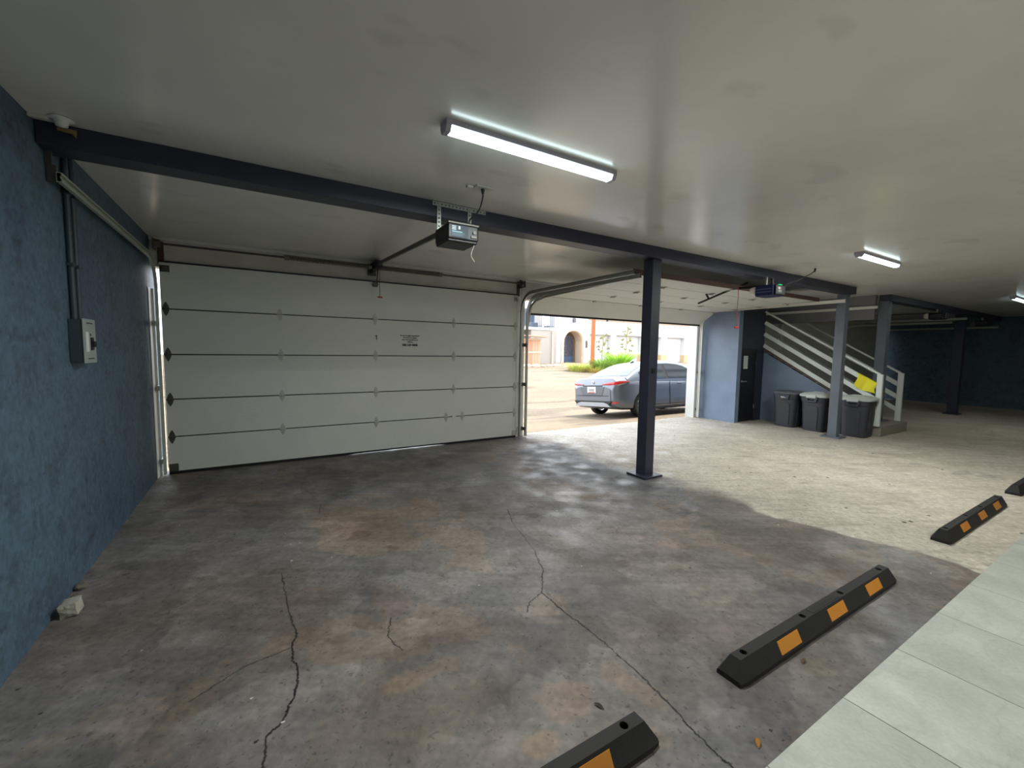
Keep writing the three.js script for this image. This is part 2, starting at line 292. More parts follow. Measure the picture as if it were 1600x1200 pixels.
// street side wall: header, pier between the first two openings, pier with closet, then the two closed bays
struct('wall_front', [bx(XW - 0.25, 4.02, 2.46, CE, -6.62, -6.43), bx(4.02, 9.02, 2.46, CE, -6.62, -6.43), bx(9.02, 20.4, 2.46, CE, -6.62, -6.43), bx(XW - 0.25, 20.4, CE, 4.2, -6.7, -6.43)], M.header, 'pale header wall above the garage doors', 'wall');
struct('trim_1', bx(XW, 9.0, CE - 0.035, CE, -6.43, -6.405, 0.004), M.white, 'thin white strip where header meets ceiling', 'trim');
struct('wall_pier', bx(3.965, 4.115, -0.4, 2.46, -6.62, -6.43), M.header, 'narrow pale pier between the closed and the open garage door', 'wall');
struct('wall_jamb', bx(9.0, 9.16, -0.4, 2.46, -6.66, -6.43), M.white, 'white painted jamb right of the open garage door', 'wall');
struct('wall_bays', [bx(9.16, 11.5, -0.4, 2.46, -6.62, -6.43), bx(15.9, 16.3, -0.4, 2.46, -6.62, -6.43), bx(19.4, 20.4, -0.4, 2.46, -6.62, -6.43)], M.slate, 'slate wall piers of the unlit bays past the stairs', 'wall');
struct('wall_closet', bx(9.16, 9.30, 0, CE, -6.43, -5.50), M.slate, 'slate blue wall beside the open garage door, ending at the black closet door', 'wall');
struct('wall_closet_front', [bx(9.30, 10.2, 1.68, CE, -5.58, -5.50), bx(9.93, 10.2, 0, 1.68, -5.58, -5.50)], M.slateDark, 'dark navy wall above the low black closet door', 'wall');
struct('wall_bulkhead', bx(10.95, 11.05, 2.30, CE, -6.43, -3.72), mat('#7b7b80', 0.6), 'dark grey drop wall hanging from the ceiling past the stairs', 'wall');
// under the stairs
struct('wall_under_stairs', extrX([[-5.5, 0], [-5.5, 1.60], [-4.185, 0.84], [-3.75, 0.55], [-3.45, 0.2], [-3.45, 0]], 10.21, 10.29), M.slate, 'slate blue wall under the sloping stairs behind the trash cans', 'wall');
{
  const d = new THREE.Group(); d.name = 'door_1'; d.userData = { kind: 'structure', label: 'low black closet door with a paper notice', category: 'door' }; d.position.set(9.30, 0, -5.5); scene.add(d);
  mesh('leaf', bx(0.02, 0.61, 0.015, 1.665, -0.06, -0.012, 0.004), M.blackDoor, d);
  mesh('frame', [bx(0, 0.018, 0, 1.68, -0.08, 0.006), bx(0.612, 0.63, 0, 1.68, -0.08, 0.006), bx(0, 0.63, 1.667, 1.685, -0.08, 0.006)], M.navy, d);
  const h = mesh('handle', [cyl(V(0.08, 0.93, -0.012), V(0.08, 0.93, 0.045), 0.012), bar(V(0.075, 0.93, 0.045), V(0.19, 0.93, 0.045), 0.018, 0.02), cyl(V(0.08, 0.93, -0.012), V(0.08, 0.93, -0.004), 0.028)], M.galv, d); h.userData.label = 'silver lever handle';
  mesh('hinge', bx(0.60, 0.616, 0.30, 0.38, -0.012, 0.008), M.galv, d); mesh('hinge', bx(0.60, 0.616, 1.30, 1.38, -0.012, 0.008), M.galvDark, d);
  const n = lettering('paper_notice', 0.17, 0.29, (g, w, h2) => { g.fillStyle = '#d4d6d3'; g.fillRect(0, 0, w, h2); g.fillStyle = '#6b6f73'; for (let r = 0; r < 9; r++) { let x = 12; while (x < w - 14) { const l = 5 + ((r * 7 + x * 3) % 15); g.fillRect(x, 18 + r * 22, Math.min(l, w - 12 - x), 7); x += l + 4; } } }, 128, 220, d);
  n.position.set(0.20, 1.36, -0.009);
}

// ------------------------------------------------------------------ beams and posts
function beam(x0, x1, label) {
  const b = thing('ceiling_beam', label, 'beam', [x0, CE - 0.13, -3.50], 'steel beams under the ceiling');
  mesh('beam_body', bx(0, x1 - x0, 0, 0.13, -0.19, 0, 0.006), M.navy, b); return b;
}
beam(XW, 9.45, 'long dark navy steel beam from left wall over the central post');
beam(11.05, 19.6, 'dark steel beam in the unlit bays past the stairs');
function post(x, z, y0, label, m, s = 0.15) {
  const p = thing('steel_post', label, 'post', [x, y0, z], 'square steel posts');
  mesh('shaft', bx(-s / 2, s / 2, 0.02, CE - 0.13 - y0, -s / 2, s / 2, 0.008), m, p);
  mesh('base_plate', bx(-0.155, 0.155, 0, 0.028, -0.155, 0.155, 0.004), m, p); return p;
}
const post1 = post(4.155, -3.625, 0, 'dark navy square post standing alone in the middle of the floor', M.navy);
mesh('door_sensor', [bx(0.076, 0.10, 2.30, 2.37, -0.03, 0.03, 0.006), bx(0.10, 0.135, 2.315, 2.345, -0.016, 0.016, 0.006)], M.black, post1); mesh('sensor_bracket', bx(0.074, 0.12, 2.285, 2.295, -0.02, 0.02, 0.002), M.galv, post1);
mesh('latch_plate', bx(-0.02, 0.03, 1.30, 1.36, 0.074, 0.082), M.black, post1);
post(9.33, -3.65, 0, 'grey steel post in front of the trash cans', M.steel);
post(11.13, -3.61, 0.2, 'grey steel post rising beside the upper part of the white stair railing', M.steel, 0.17);
post(16.2, -3.62, 0, 'far dark steel post in the unlit bay', M.navy, 0.2);

// ------------------------------------------------------------------ garage doors
const PH = [0, 0.4565, 0.9081, 1.4425, 1.9752, 2.515];
const hingeGeo = (() => {
  const pts = []; for (let i = 0; i < 24; i++) { const a = (i + 0.5) / 24 * Math.PI * 2, c = Math.cos(a), s = Math.sin(a); pts.push([0.030 * Math.sign(c) * (1 - s * s), 0.082 * s]); }
  return [extr(pts, 0.004, { bevel: 0.001 }), cyl(V(-0.036, 0, 0.010), V(0.036, 0, 0.010), 0.010, 0.010, 10), bx(-0.012, 0.012, -0.035, 0.035, 0.004, 0.012, 0.002), cyl(V(0, 0.055, 0.003), V(0, 0.055, 0.009), 0.006, 0.006, 6), cyl(V(0, -0.055, 0.003), V(0, -0.055, 0.009), 0.006, 0.006, 6)];
})();
const hingeMerged = mergeGeometries(hingeGeo.map((g) => uvm(g)));
function addHinge(parent, x, y, z, rx = 0, m = M.hinge) { const h = new THREE.Mesh(hingeMerged, m); h.castShadow = h.receiveShadow = true; h.name = 'hinge'; h.position.set(x, y, z); h.rotation.x = rx; parent.add(h); return h; }
function panelGeo(w, h) {                                    // front skin with a groove above it, outer skin full height
  const g = [bx(0, w, 0.0065, h - 0.0065, -0.024, 0, 0.003), bx(0, w, 0, h, -0.046, -0.024)];
  return g;
}
{
  const W = 4.88, X0 = -0.945;
  const d = thing('garage_door', 'closed white sectional garage door marked 1', 'garage door', [X0, 0, ZD]);
  for (let i = 0; i < 5; i++) {
    const y0 = PH[i] + (i ? 0 : 0.03), h = PH[i + 1] - y0, p = mesh('panel', panelGeo(W, h), M.doorPanel, d); p.position.set(0, y0, 0);
    const ua = p.geometry.attributes.uv; for (let k = 0; k < ua.count; k++) ua.setXY(k, ua.getX(k) + i * 0.77, ua.getY(k) + y0);
  }
  // bottom seal, lifted off the floor along its middle
  const s = [[0, 0.0], [2.0, 0.001], [2.15, 0.012], [3.0, 0.017], [3.45, 0.013], [3.6, 0.001], [4.88, 0.0]];
  mesh('bottom_seal', extr([...s, [4.88, 0.032], [0, 0.032]], 0.034).translate(0, 0, -0.04), M.black, d);
  for (let i = 1; i < 5; i++) mesh('joint_shade', bx(0, W, PH[i] - 0.006, PH[i] + 0.006, -0.0238, -0.016), M.black, d);  // black strips added in the grooves, painting the shade of the panel joints
  for (let i = 1; i < 5; i++) for (const x of [0.045, 1.215, 2.437, 3.672, 4.835]) {
    if (i === 1 && x === 3.672) { addHinge(d, 3.545, PH[i], 0.002); addHinge(d, 3.83, PH[i], 0.002); mesh('repair_plate', [bx(3.655, 3.72, PH[1] - 0.085, PH[1] + 0.085, 0, 0.0025), ...[-0.07, -0.03, 0.03, 0.07].flatMap((q) => [cyl(V(3.665, PH[1] + q, 0.002), V(3.665, PH[1] + q, 0.006), 0.005, 0.005, 6), cyl(V(3.71, PH[1] + q, 0.002), V(3.71, PH[1] + q, 0.006), 0.005, 0.005, 6)])], M.doorPanel, d); continue; }
    addHinge(d, x, PH[i], 0.002, 0, x < 0.1 ? M.galvDark : M.hinge);
  }
  for (const x of [0.045, 4.835]) { mesh('end_bracket', [bx(x - 0.04, x + 0.05, 2.40, 2.475, 0.001, 0.014, 0.003), bx(x - 0.015, x + 0.02, 2.42, 2.455, 0.01, 0.05, 0.003)], x < 1 ? M.galvDark : M.galv, d); mesh('end_bracket', bx(x - 0.04, x + 0.05, 0.04, 0.13, 0.001, 0.012, 0.003), x < 1 ? M.galvDark : M.hinge, d); }
  for (const x of [4.80, 4.87]) mesh('end_stile', bx(x - 0.002, x + 0.002, 0.04, 2.40, 0, 0.0015), M.offwhite, d);
  mesh('top_strip', bx(0, W, 2.513, 2.527, -0.03, 0.004, 0.002), M.black, d);  // thin black strip that draws a dark line along the door top
  mesh('pull_arm_bracket', [bx(2.40, 2.47, 2.44, 2.50, 0, 0.05, 0.004), cyl(V(2.39, 2.47, 0.04), V(2.48, 2.47, 0.04), 0.008)], M.galvDark, d);
  const one = lettering('number', 0.045, 0.10, (g, w, h) => { g.clearRect(0, 0, w, h); g.fillStyle = '#1c1b1a'; g.font = 'bold 120px sans-serif'; g.textAlign = 'center'; g.textBaseline = 'middle'; g.fillText('1', w / 2, h / 2 + 4); }, 64, 128, d, { clear: 1 });
  one.position.set(1.504 - X0, 1.713, 0.002);
  const note = lettering('notice', 0.36, 0.19, (g, w, h) => {
    g.clearRect(0, 0, w, h); g.fillStyle = '#1e1d1c'; g.textAlign = 'center';
    g.font = 'bold 30px sans-serif'; ['En caso de algún desperfecto', 'no lo fuerce o golpee', 'favor de comunicarse al', 'teléfono'].forEach((t, i) => { g.lineWidth = 3; g.strokeStyle = '#1e1d1c'; g.fillText(t, w / 2, 34 + i * 42); g.strokeText(t, w / 2, 34 + i * 42); });
    g.font = 'bold 56px sans-serif'; g.fillText('686 225 0808', w / 2, 232); g.lineWidth = 5; g.strokeText('686 225 0808', w / 2, 232);
  }, 512, 256, d, { clear: 1 });
  note.position.set(2.008 - X0, 1.672, 0.002);
}
// tracks: a U channel bent from the jamb up and along the ceiling
function track(name, x, side, zEnd, yTop, label, m, y0 = 0.02, zWall = ZD + 0.045) {
  const t = thing(name, label, 'door track', [x, 0, zWall], 'overhead door tracks'), R = 0.34, path = [];
  path.push([y0, 0]); for (let i = 0; i <= 12; i++) { const a = i / 12 * Math.PI / 2; path.push([yTop - R + R * Math.sin(a), R - R * Math.cos(a)]); } path.push([yTop - 0.0, zEnd - zWall]);
  const prof = [[0, -0.028], [0.024, -0.028], [0.024, -0.018], [0.020, -0.018], [0.020, -0.024], [0.003, -0.024], [0.003, 0.024], [0.020, 0.024], [0.020, 0.018], [0.024, 0.018], [0.024, 0.028], [0, 0.028]];
  const rows = path.map(([y, z], i) => { const a = path[Math.max(0, i - 1)], b = path[Math.min(path.length - 1, i + 1)], dy = b[0] - a[0], dz = b[1] - a[1], L = Math.hypot(dy, dz), ny = -dz / L, nz = dy / L; return prof.map(([u, v]) => V(side * u, y + ny * v, z + nz * v)); });
  mesh('channel', loft(side > 0 ? rows : rows.map((r) => r.slice().reverse()), 0.5), m, t);
  return t;
}
function stays(t, ys, side, m) { for (const y of ys) mesh('wall_bracket', [bx(-0.004 * side, -0.03 * side, y - 0.03, y + 0.03, -0.085, 0.02, 0.003), cyl(V(-0.01 * side, y, 0.02), V(-0.01 * side, y, 0.03), 0.008, 0.008, 6)], m, t); }
M.trackPale = mat('#b9bfb2', 0.45, { metalness: 0.25 }); M.trackWhite = mat('#e4e2dc', 0.45);
const tk1 = track('door_track', -0.985, 1, -3.60, 2.53, 'pale door track along the blue left wall', M.trackPale); stays(tk1, [0.18, 1.05, 1.8], 1, M.galv);
mesh('jamb_angle', [bx(-0.047, -0.042, 0.0, 2.2, -0.05, 0.10, 0.002), bx(-0.047, -0.02, 0.0, 2.2, -0.05, -0.045, 0.002)], M.trackWhite, tk1);
mesh('end_hanger', [bx(-0.045, 0.0, 2.50, 2.60, 2.70, 2.72, 0.003), bar(V(-0.03, 2.6, 2.72), V(-0.03, 2.79, 2.72), 0.03, 0.02, V(0, 0, 1))], M.galvDark, tk1);
const tk2 = track('door_track', 3.99, -1, -3.74, 2.53, 'galvanised track at the right edge of closed door, upper of the two bent tracks', M.galv); stays(tk2, [0.15, 0.95, 1.65], -1, M.galvDark);
const tk3 = track('door_track', 4.095, 1, -3.76, 2.50, 'galvanised track at the left edge of the open doorway', M.galv); stays(tk3, [0.15, 0.95, 1.65], 1, M.galvDark);
mesh('lower_guide', loft([[2.02, 0.0], [2.2, 0.03], [2.34, 0.11], [2.41, 0.25], [2.45, 0.5], [2.49, 1.9]].map(([y, z]) => [V(0.03, y - 0.02, z), V(0.055, y - 0.02, z), V(0.055, y + 0.02, z), V(0.03, y + 0.02, z)]), 0.5), M.galv, tk3);
const tk4 = track('door_track', 9.035, -1, -3.50, 2.52, 'white topped track curving over the slate wall right of the open doorway', M.trackWhite); stays(tk4, [0.2, 1.1], -1, M.galvDark);
track('door_track', 10.90, 1, -3.66, 2.545, 'pale track above the stairs between the two grey posts', M.trackWhite, 2.19);
track('door_track', 15.85, -1, -3.43, 2.55, 'pale horizontal track ending just left of the far dark post', M.trackPale);
track('door_track', 16.26, 1, -3.80, 2.49, 'pale horizontal track running behind the far dark post', M.trackPale);
track('door_track', 19.3, -1, -3.5, 2.47, 'faint low track below the farthest door opener', M.trackPale);
// door 2, rolled up overhead
{
  const W = 4.86, X0 = 4.125, d = thing('garage_door', 'open white garage door rolled up under the ceiling', 'garage door', [X0, 0, 0]);
  const L = [0.47, 0.47, 0.53, 0.53, 0.54], path = [[2.215, ZD + 0.01]];
  const ang = [0.60, 0.07, 0.035, 0.03, 0.02];              // slope of each panel from the horizontal
  for (let i = 0; i < 5; i++) { const [y, z] = path[i]; path.push([y + L[i] * Math.sin(ang[i]), z + L[i] * Math.cos(ang[i])]); }
  for (let i = 0; i < 5; i++) {
    const [y, z] = path[i], p = mesh('panel', panelGeo(W, L[i]), M.doorPanel, d); p.position.set(0, y, z); p.rotation.x = Math.PI / 2 - ang[i];
    const ua = p.geometry.attributes.uv; for (let k = 0; k < ua.count; k++) ua.setXY(k, ua.getX(k) + i * 1.31, ua.getY(k) + i);
    // the inner face looks down when the panel lies flat
    p.rotation.x = Math.PI / 2 - ang[i]; 
    if (i) for (const x of [0.05, 1.22, 2.43, 3.65, 4.81]) addHinge(d, x, y - 0.006, z, Math.PI / 2 - (ang[i] + ang[i - 1]) / 2);
  }
  const [ye, ze] = path[5]; mesh('top_edge', bx(0, W, ye - 0.02, ye + 0.05, ze, ze + 0.02, 0.003), M.rust, d);
  mesh('bottom_seal', bx(0, W, 2.185, 2.222, ZD - 0.02, ZD + 0.012, 0.006), M.black, d);
  for (let i = 1; i < 5; i++) for (const x of [-0.02, 4.86]) mesh('roller', [cyl(V(x - 0.02, path[i][0] - 0.01, path[i][1]), V(x + 0.03, path[i][0] - 0.01, path[i][1]), 0.008, 0.008, 8), cyl(V(x, path[i][0] - 0.01, path[i][1]), V(x + 0.015, path[i][0] - 0.01, path[i][1]), 0.02, 0.02, 12)], M.galv, d);
  mesh('pull_arm', [bar(V(2.38, ye - 0.16, ze - 0.75), V(2.38, ye - 0.02, ze - 0.28), 0.012, 0.03), bar(V(2.38, ye - 0.10, ze - 0.55), V(2.38, ye + 0.02, ze - 0.62), 0.012, 0.03), bar(V(2.38, ye - 0.02, ze - 0.28), V(2.38, ye + 0.085, ze + 0.1), 0.012, 0.03)], M.black, d);
}
// doors of the unlit bays
for (const [x0, x1, lb] of [[11.45, 15.85, 'closed garage door in shadow behind the stairs'], [16.25, 19.3, 'closed garage door in shadow beyond the far post']]) {
  const d = thing('garage_door', lb, 'garage door', [x0, 0, ZD]); for (let i = 0; i < 5; i++) { const p = mesh('panel', panelGeo(x1 - x0, 0.5), M.doorPanel, d); p.position.set(0, i * 0.5, 0); }
}
// torsion springs
{
  const t = thing('torsion_spring', 'torsion spring and shaft above the closed door', 'door spring', [0, 2.70, ZD + 0.10]);
  mesh('shaft', cyl(V(-0.97, 0, 0), V(3.96, 0, 0), 0.0125), M.galvDark, t);
  const coil = []; for (let k = 0; k < 2; k++) { const a = k ? 1.52 : 0.36, b = k ? 2.46 : 1.40, n = 46, pts = []; for (let i = 0; i <= n * 10; i++) { const q = i / 10 * Math.PI * 2; pts.push(V(a + (b - a) * i / (n * 10), 0.026 * Math.cos(q), 0.026 * Math.sin(q))); } coil.push([pts, n]); }
  for (const [pts, n] of coil) mesh('coil', new THREE.TubeGeometry(new THREE.CatmullRomCurve3(pts), n * 10, 0.0085, 5), M.spring, t);
  for (const x of [0.36, 1.40, 1.52, 2.46]) mesh('cone', cyl(V(x - 0.025, 0, 0), V(x + 0.025, 0, 0), 0.033, 0.033, 14), M.spring, t);
  mesh('centre_bracket', [bx(1.44, 1.48, -0.07, 0.06, -0.15, 0.03, 0.003), bx(1.40, 1.52, -0.10, 0.03, -0.150, -0.138, 0.003)], M.galvDark, t);
  for (const x of [-0.94, 3.955]) { mesh('cable_drum', [cyl(V(x - 0.03, 0, 0), V(x + 0.03, 0, 0), 0.05, 0.042, 18), cyl(V(x - 0.035, 0, 0), V(x - 0.028, 0, 0), 0.06, 0.06, 18)], M.galvDark, t); mesh('end_bracket', [bx(x - 0.02, x + 0.04, -0.20, 0.05, -0.150, -0.138, 0.003), bx(x + (x < 0 ? -0.035 : 0.04), x + (x < 0 ? -0.03 : 0.045), -0.06, 0.05, -0.15, 0.04)], x < 0 ? M.rust : M.galvDark, t); mesh('lift_cable', cyl(V(x - 0.0, -0.05, 0.0), V(x - (x < 0 ? 0.0 : 0.04), -2.6, -0.05), 0.0025, 0.0025, 6), M.galvDark, t); }
}

// ------------------------------------------------------------------ door openers
function opener1() {
  const t = thing('door_opener', 'black garage door opener hanging from perforated strap on the long beam', 'door opener', [1.44, 2.37, -3.30]);
  mesh('housing', [bx(-0.135, 0.135, 0.05, 0.178, -0.16, 0.13, 0.018), bx(-0.13, 0.13, 0.034, 0.07, -0.15, 0.115, 0.012)], M.black, t);
  const lb = lettering('rating_label', 0.15, 0.095, (g, w, h) => { g.fillStyle = '#23313c'; g.fillRect(0, 0, w, h); g.fillStyle = '#c9d6dd'; for (let i = 0; i < 3; i++) g.fillRect(14, 16 + i * 22, 60, 10); g.fillRect(108, 12, 26, 46); g.fillStyle = '#7fa0ad'; g.fillRect(14, 88, 150, 16); g.fillStyle = '#4f6672'; for (let i = 0; i < 4; i++) g.fillRect(14, 112 + i * 12, 190 - i * 14, 6); }, 256, 180, t);
  lb.position.set(-0.035, 0.113, 0.1315);
  mesh('rear_rim', [bx(-0.135, 0.135, 0.168, 0.186, 0.10, 0.135, 0.005)], M.galvDark, t);
  mesh('learn_button', cyl(V(0.09, 0.12, 0.13), V(0.09, 0.12, 0.142), 0.014), M.galvDark, t); mesh('terminal_block', bx(0.06, 0.11, 0.075, 0.095, 0.13, 0.14, 0.002), M.galvDark, t);
  const strap = (a, b, n) => { const g = [bar(a, b, 0.003, 0.032, V(0, Math.abs(a.y - b.y) > 0.05 ? 0 : 1, Math.abs(a.y - b.y) > 0.05 ? 1 : 0))]; return g; };
  const perf = (len) => { const h = []; const n = Math.floor(len / 0.032); for (let i = 0; i < n; i++) { const c = (i + 0.5) * len / n, q = []; for (let k = 0; k < 8; k++) q.push([c + 0.0075 * Math.cos(-k * Math.PI / 4), 0.0075 * Math.sin(-k * Math.PI / 4)]); h.push(q); } return extr([[0, -0.017], [len, -0.017], [len, 0.017], [0, 0.017]], 0.003, { holes: h }); };
  mesh('strap', perf(0.50).translate(-0.14, 0.408, -0.197), M.galv, t);
  mesh('strap', perf(0.235).rotateZ(-Math.PI / 2).translate(-0.085, 0.408, -0.193), M.galv, t);
  mesh('strap', perf(0.235).rotateZ(-Math.PI / 2).translate(0.20, 0.408, -0.193), M.galv, t);
  mesh('strap', bar(V(-0.085, 0.18, -0.19), V(-0.085, 0.183, 0.0), 0.032, 0.003), M.galv, t); mesh('strap', bar(V(0.20, 0.18, -0.19), V(0.11, 0.183, 0.06), 0.032, 0.003), M.galv, t);
  mesh('rail', [bar(V(-0.01, 0.20, -0.1), V(0.04, 0.355, -2.80), 0.028, 0.042)], M.galvDark, t);
  mesh('header_bracket', [bx(0.0, 0.09, 0.30, 0.40, -3.12, -2.78, 0.004)], M.black, t);
  mesh('pull_arm', [bar(V(0.045, 0.33, -2.84), V(0.06, 0.12, -2.99), 0.012, 0.03, V(0, 0, 1))], M.rust, t);
  mesh('release_cord', cyl(V(0.05, 0.33, -2.80), V(0.055, -0.10, -2.80), 0.004, 0.004, 6), M.rust, t);
  mesh('release_handle', [bx(0.02, 0.09, -0.115, -0.095, -2.81, -2.79, 0.006)], M.red, t);
  mesh('power_cord', tube([V(0.09, 0.42, 0.28), V(0.092, 0.36, 0.275), V(0.085, 0.27, 0.22), V(0.05, 0.21, 0.12), V(0.06, 0.175, 0.10)], 0.006), M.blackSoft, t);
  mesh('plug', cyl(V(0.09, 0.422, 0.28), V(0.09, 0.38, 0.28), 0.016, 0.009), M.black, t);
  mesh('antenna_wire', tube([V(0.11, 0.04, 0.10), V(0.085, -0.05, 0.09), V(0.11, -0.10, 0.10)], 0.0022, 5), mat('#b7b3a2', 0.6), t);
  return t;
}
opener1();
single('ceiling_outlet', [bx(1.46, 1.60, CE - 0.012, CE - 0.0005, -3.07, -2.98, 0.004), bx(1.40, 1.45, CE - 0.02, CE - 0.0005, -3.05, -3.02, 0.004)], M.offwhite, 'small pale outlet on the ceiling above the black opener', 'outlet');
function opener2(name, x, y, z, label, lensM, bodyM, full) {
  const t = thing(name, label, 'door opener', [x, y, z]);
  mesh('housing', bx(-0.14, 0.14, 0, 0.16, -0.13, 0.13, 0.02), bodyM, t);
  mesh('rear_panel', bx(-0.125, 0.125, 0.01, 0.15, 0.125, 0.165, 0.015), M.black, t);
  const rows = [[0, 0.14, 0.02, 0.155], [-0.05, 0.135, 0.024, 0.150], [-0.085, 0.12, 0.035, 0.14], [-0.105, 0.09, 0.055, 0.12]].map(([dz, hw, a, b]) => { const q = []; for (let i = 0; i < 20; i++) { const an = i / 20 * Math.PI * 2, c = Math.cos(an), s = Math.sin(an); q.push(V(hw * Math.sign(c) * Math.pow(Math.abs(c), 0.35), (a + b) / 2 + (b - a) / 2 * Math.sign(s) * Math.pow(Math.abs(s), 0.35), -0.13 + dz)); } return q; });
  const ln = mesh('light_lens', loft(rows.reverse(), 0.8), lensM, t); ln.userData.label = 'rounded white light lens';
  mesh('side_rib', [bx(-0.143, -0.138, 0.095, 0.103, -0.1, 0.1), bx(-0.143, -0.138, 0.055, 0.063, -0.1, 0.1)], M.slate, t);
  mesh('strap', [bx(-0.10, -0.07, 0.16, 0.27 + (2.66 - y - 0.27), -0.02, 0.012, 0.002), bx(-0.11, 0.11, 0.158, 0.166, -0.02, 0.012, 0.002)], M.galv, t);
  mesh('strap', bx(0.06, 0.09, 0.16, 2.66 - y, -0.02, 0.012, 0.002), M.galvDark, t);
  if (full) {
    mesh('rail', bar(V(0, 0.16, -0.1), V(0, 0.28, -2.75), 0.03, 0.035), M.black, t);
    const lb = lettering('rating_label', 0.11, 0.09, (g, w, h) => { g.fillStyle = '#3b3a3d'; g.fillRect(0, 0, w, h); g.fillStyle = '#b9b5b0'; g.fillRect(10, 12, 60, 34); g.fillStyle = '#8e5148'; g.fillRect(84, 12, 30, 18); g.fillStyle = '#8b8c88'; for (let i = 0; i < 3; i++) g.fillRect(10, 60 + i * 12, 100, 6); }, 128, 104, t); lb.position.set(-0.03, 0.085, 0.1665);
    mesh('release_cord', cyl(V(-0.17, 0.18, -0.36), V(-0.17, -0.42, -0.36), 0.004, 0.004, 6), M.red, t);
    mesh('release_handle', [bx(-0.22, -0.12, -0.45, -0.42, -0.37, -0.35, 0.008)], M.red, t);
    mesh('power_cord', tube([V(0.52, 0.4, 0.35), V(0.50, 0.36, 0.34), V(0.36, 0.25, 0.22), V(0.18, 0.18, 0.15), V(0.1, 0.14, 0.16)], 0.006), M.black, t);
    mesh('plug', cyl(V(0.52, 0.41, 0.35), V(0.52, 0.36, 0.35), 0.015, 0.008), M.black, t);
    mesh('indicator_led', bx(-0.06, 0.02, 0.15, 0.16, 0.15, 0.168, 0.003), new THREE.MeshStandardMaterial({ color: C('#0c5a34'), emissive: C('#23e08a'), emissiveIntensity: 0.8 }), t);
  } else mesh('rail', bar(V(0, 0.15, -0.1), V(0, 0.2, -2.7), 0.03, 0.035), M.galvDark, t);
  return t;
}
M.navyBlue = mat('#20265a', 0.35); M.lens = mat('#ece9e2', 0.35);
opener2('door_opener', 6.42, 2.385, -3.44, 'navy door opener with white lens and green light above the open doorway', M.lens, M.navyBlue, true);
opener2('door_opener', 13.7, 2.42, -3.45, 'far door opener with white lens in the unlit bay', M.lens, M.blackSoft, false);
opener2('door_opener', 17.4, 2.42, -3.45, 'farthest door opener, hanging beyond the far dark post', mat('#6a696c', 0.5), M.blackSoft, false);

// ------------------------------------------------------------------ ceiling lamps
M.led = new THREE.MeshStandardMaterial({ color: C('#ffffff'), emissive: new THREE.Color().setRGB(0.78, 0.98, 1.0), emissiveIntensity: 5.5, roughness: 0.4 });
M.lampBody = mat('#b4afbe', 0.45);
function lamp(x0, x1, z, label, power = LED) {
  const L = x1 - x0, t = thing('ceiling_lamp', label, 'lamp', [x0, CE, z], 'batten lamps on the ceiling');
  mesh('housing', extr([[-0.045, 0], [0.045, 0], [0.045, -0.028], [-0.045, -0.028]], L - 0.06).rotateY(Math.PI / 2).translate(0.03, 0, 0), M.lampBody, t);
  for (const x of [0, L - 0.03]) mesh('end_cap', extr([[-0.046, 0], [0.046, 0], [0.046, -0.03], [0.03, -0.062], [-0.03, -0.062], [-0.046, -0.03]], 0.03).rotateY(Math.PI / 2).translate(x, 0, 0), M.lampBody, t);
  const df = mesh('diffuser_light', extr([[-0.036, -0.028], [0.036, -0.028], [0.030, -0.052], [0.02, -0.060], [-0.02, -0.060], [-0.030, -0.052]], L - 0.07).rotateY(Math.PI / 2).translate(0.035, 0, 0), M.led, t); df.userData.label = 'glowing white diffuser';
  const a = new THREE.RectAreaLight(new THREE.Color().setRGB(0.95, 1.0, 0.98), power, L - 0.08, 0.06); a.position.set(L / 2, -0.066, 0); a.rotation.x = -Math.PI / 2; t.add(a);
  return t;
}
lamp(0.912, 2.171, -2.285, 'long lit batten lamp on the ceiling nearest the black opener');
lamp(6.25, 7.44, -2.325, 'lit batten lamp on the ceiling in front of the navy opener');
lamp(2.9, 4.15, 1.0, 'batten lamp above the tiled walkway behind the camera', LED * 0.75);
lamp(13.2, 14.45, -2.24, 'lit batten lamp in the dark bays, cut by the frame at right', LED * 0.16);

// ------------------------------------------------------------------ left wall fittings
{
  const t = thing('electrical_box', 'grey switch box on the blue left wall', 'electrical box', [XW, 1.43, -3.91]);
  mesh('body', bx(0, 0.066, 0, 0.28, -0.11, 0.11, 0.006), M.conduit, t);
  mesh('cover', bx(0.066, 0.076, -0.006, 0.286, -0.115, 0.115, 0.004), mat('#98a39f', 0.4), t);
  mesh('sticker', bx(0.076, 0.0768, 0.07, 0.20, 0.03, 0.085), M.paper, t);
  mesh('switch', [bx(0.076, 0.10, 0.10, 0.14, -0.03, 0.0, 0.004), bx(0.076, 0.084, 0.08, 0.165, -0.045, 0.0, 0.003)], M.black, t);
  for (const [a, b, c] of [[0.175, 0.19, -0.02], [0.255, 0.262, -0.06], [0.02, 0.027, -0.06]]) mesh('marking', bx(0.0758, 0.0768, a, b, c, c < -0.05 ? 0.06 : 0), M.blackSoft, t);
}
for (const [z, l] of [[-3.86, 'dark conduit on the blue wall, nearer of the pair above switch box'], [-3.96, 'dark conduit on the blue wall, farther of the pair above switch box']]) {
  const t = thing('conduit', l, 'conduit', [XW + 0.018, 1.71, z], 'conduits on the left wall'); mesh('pipe', cyl(V(0, 0, 0), V(0, 1.085, 0), 0.016), M.conduit, t);
  for (const y of [0.35, 0.8]) mesh('clip', bx(-0.018, 0.02, y - 0.01, y + 0.01, -0.026, 0.026, 0.002), M.conduit, t);
}
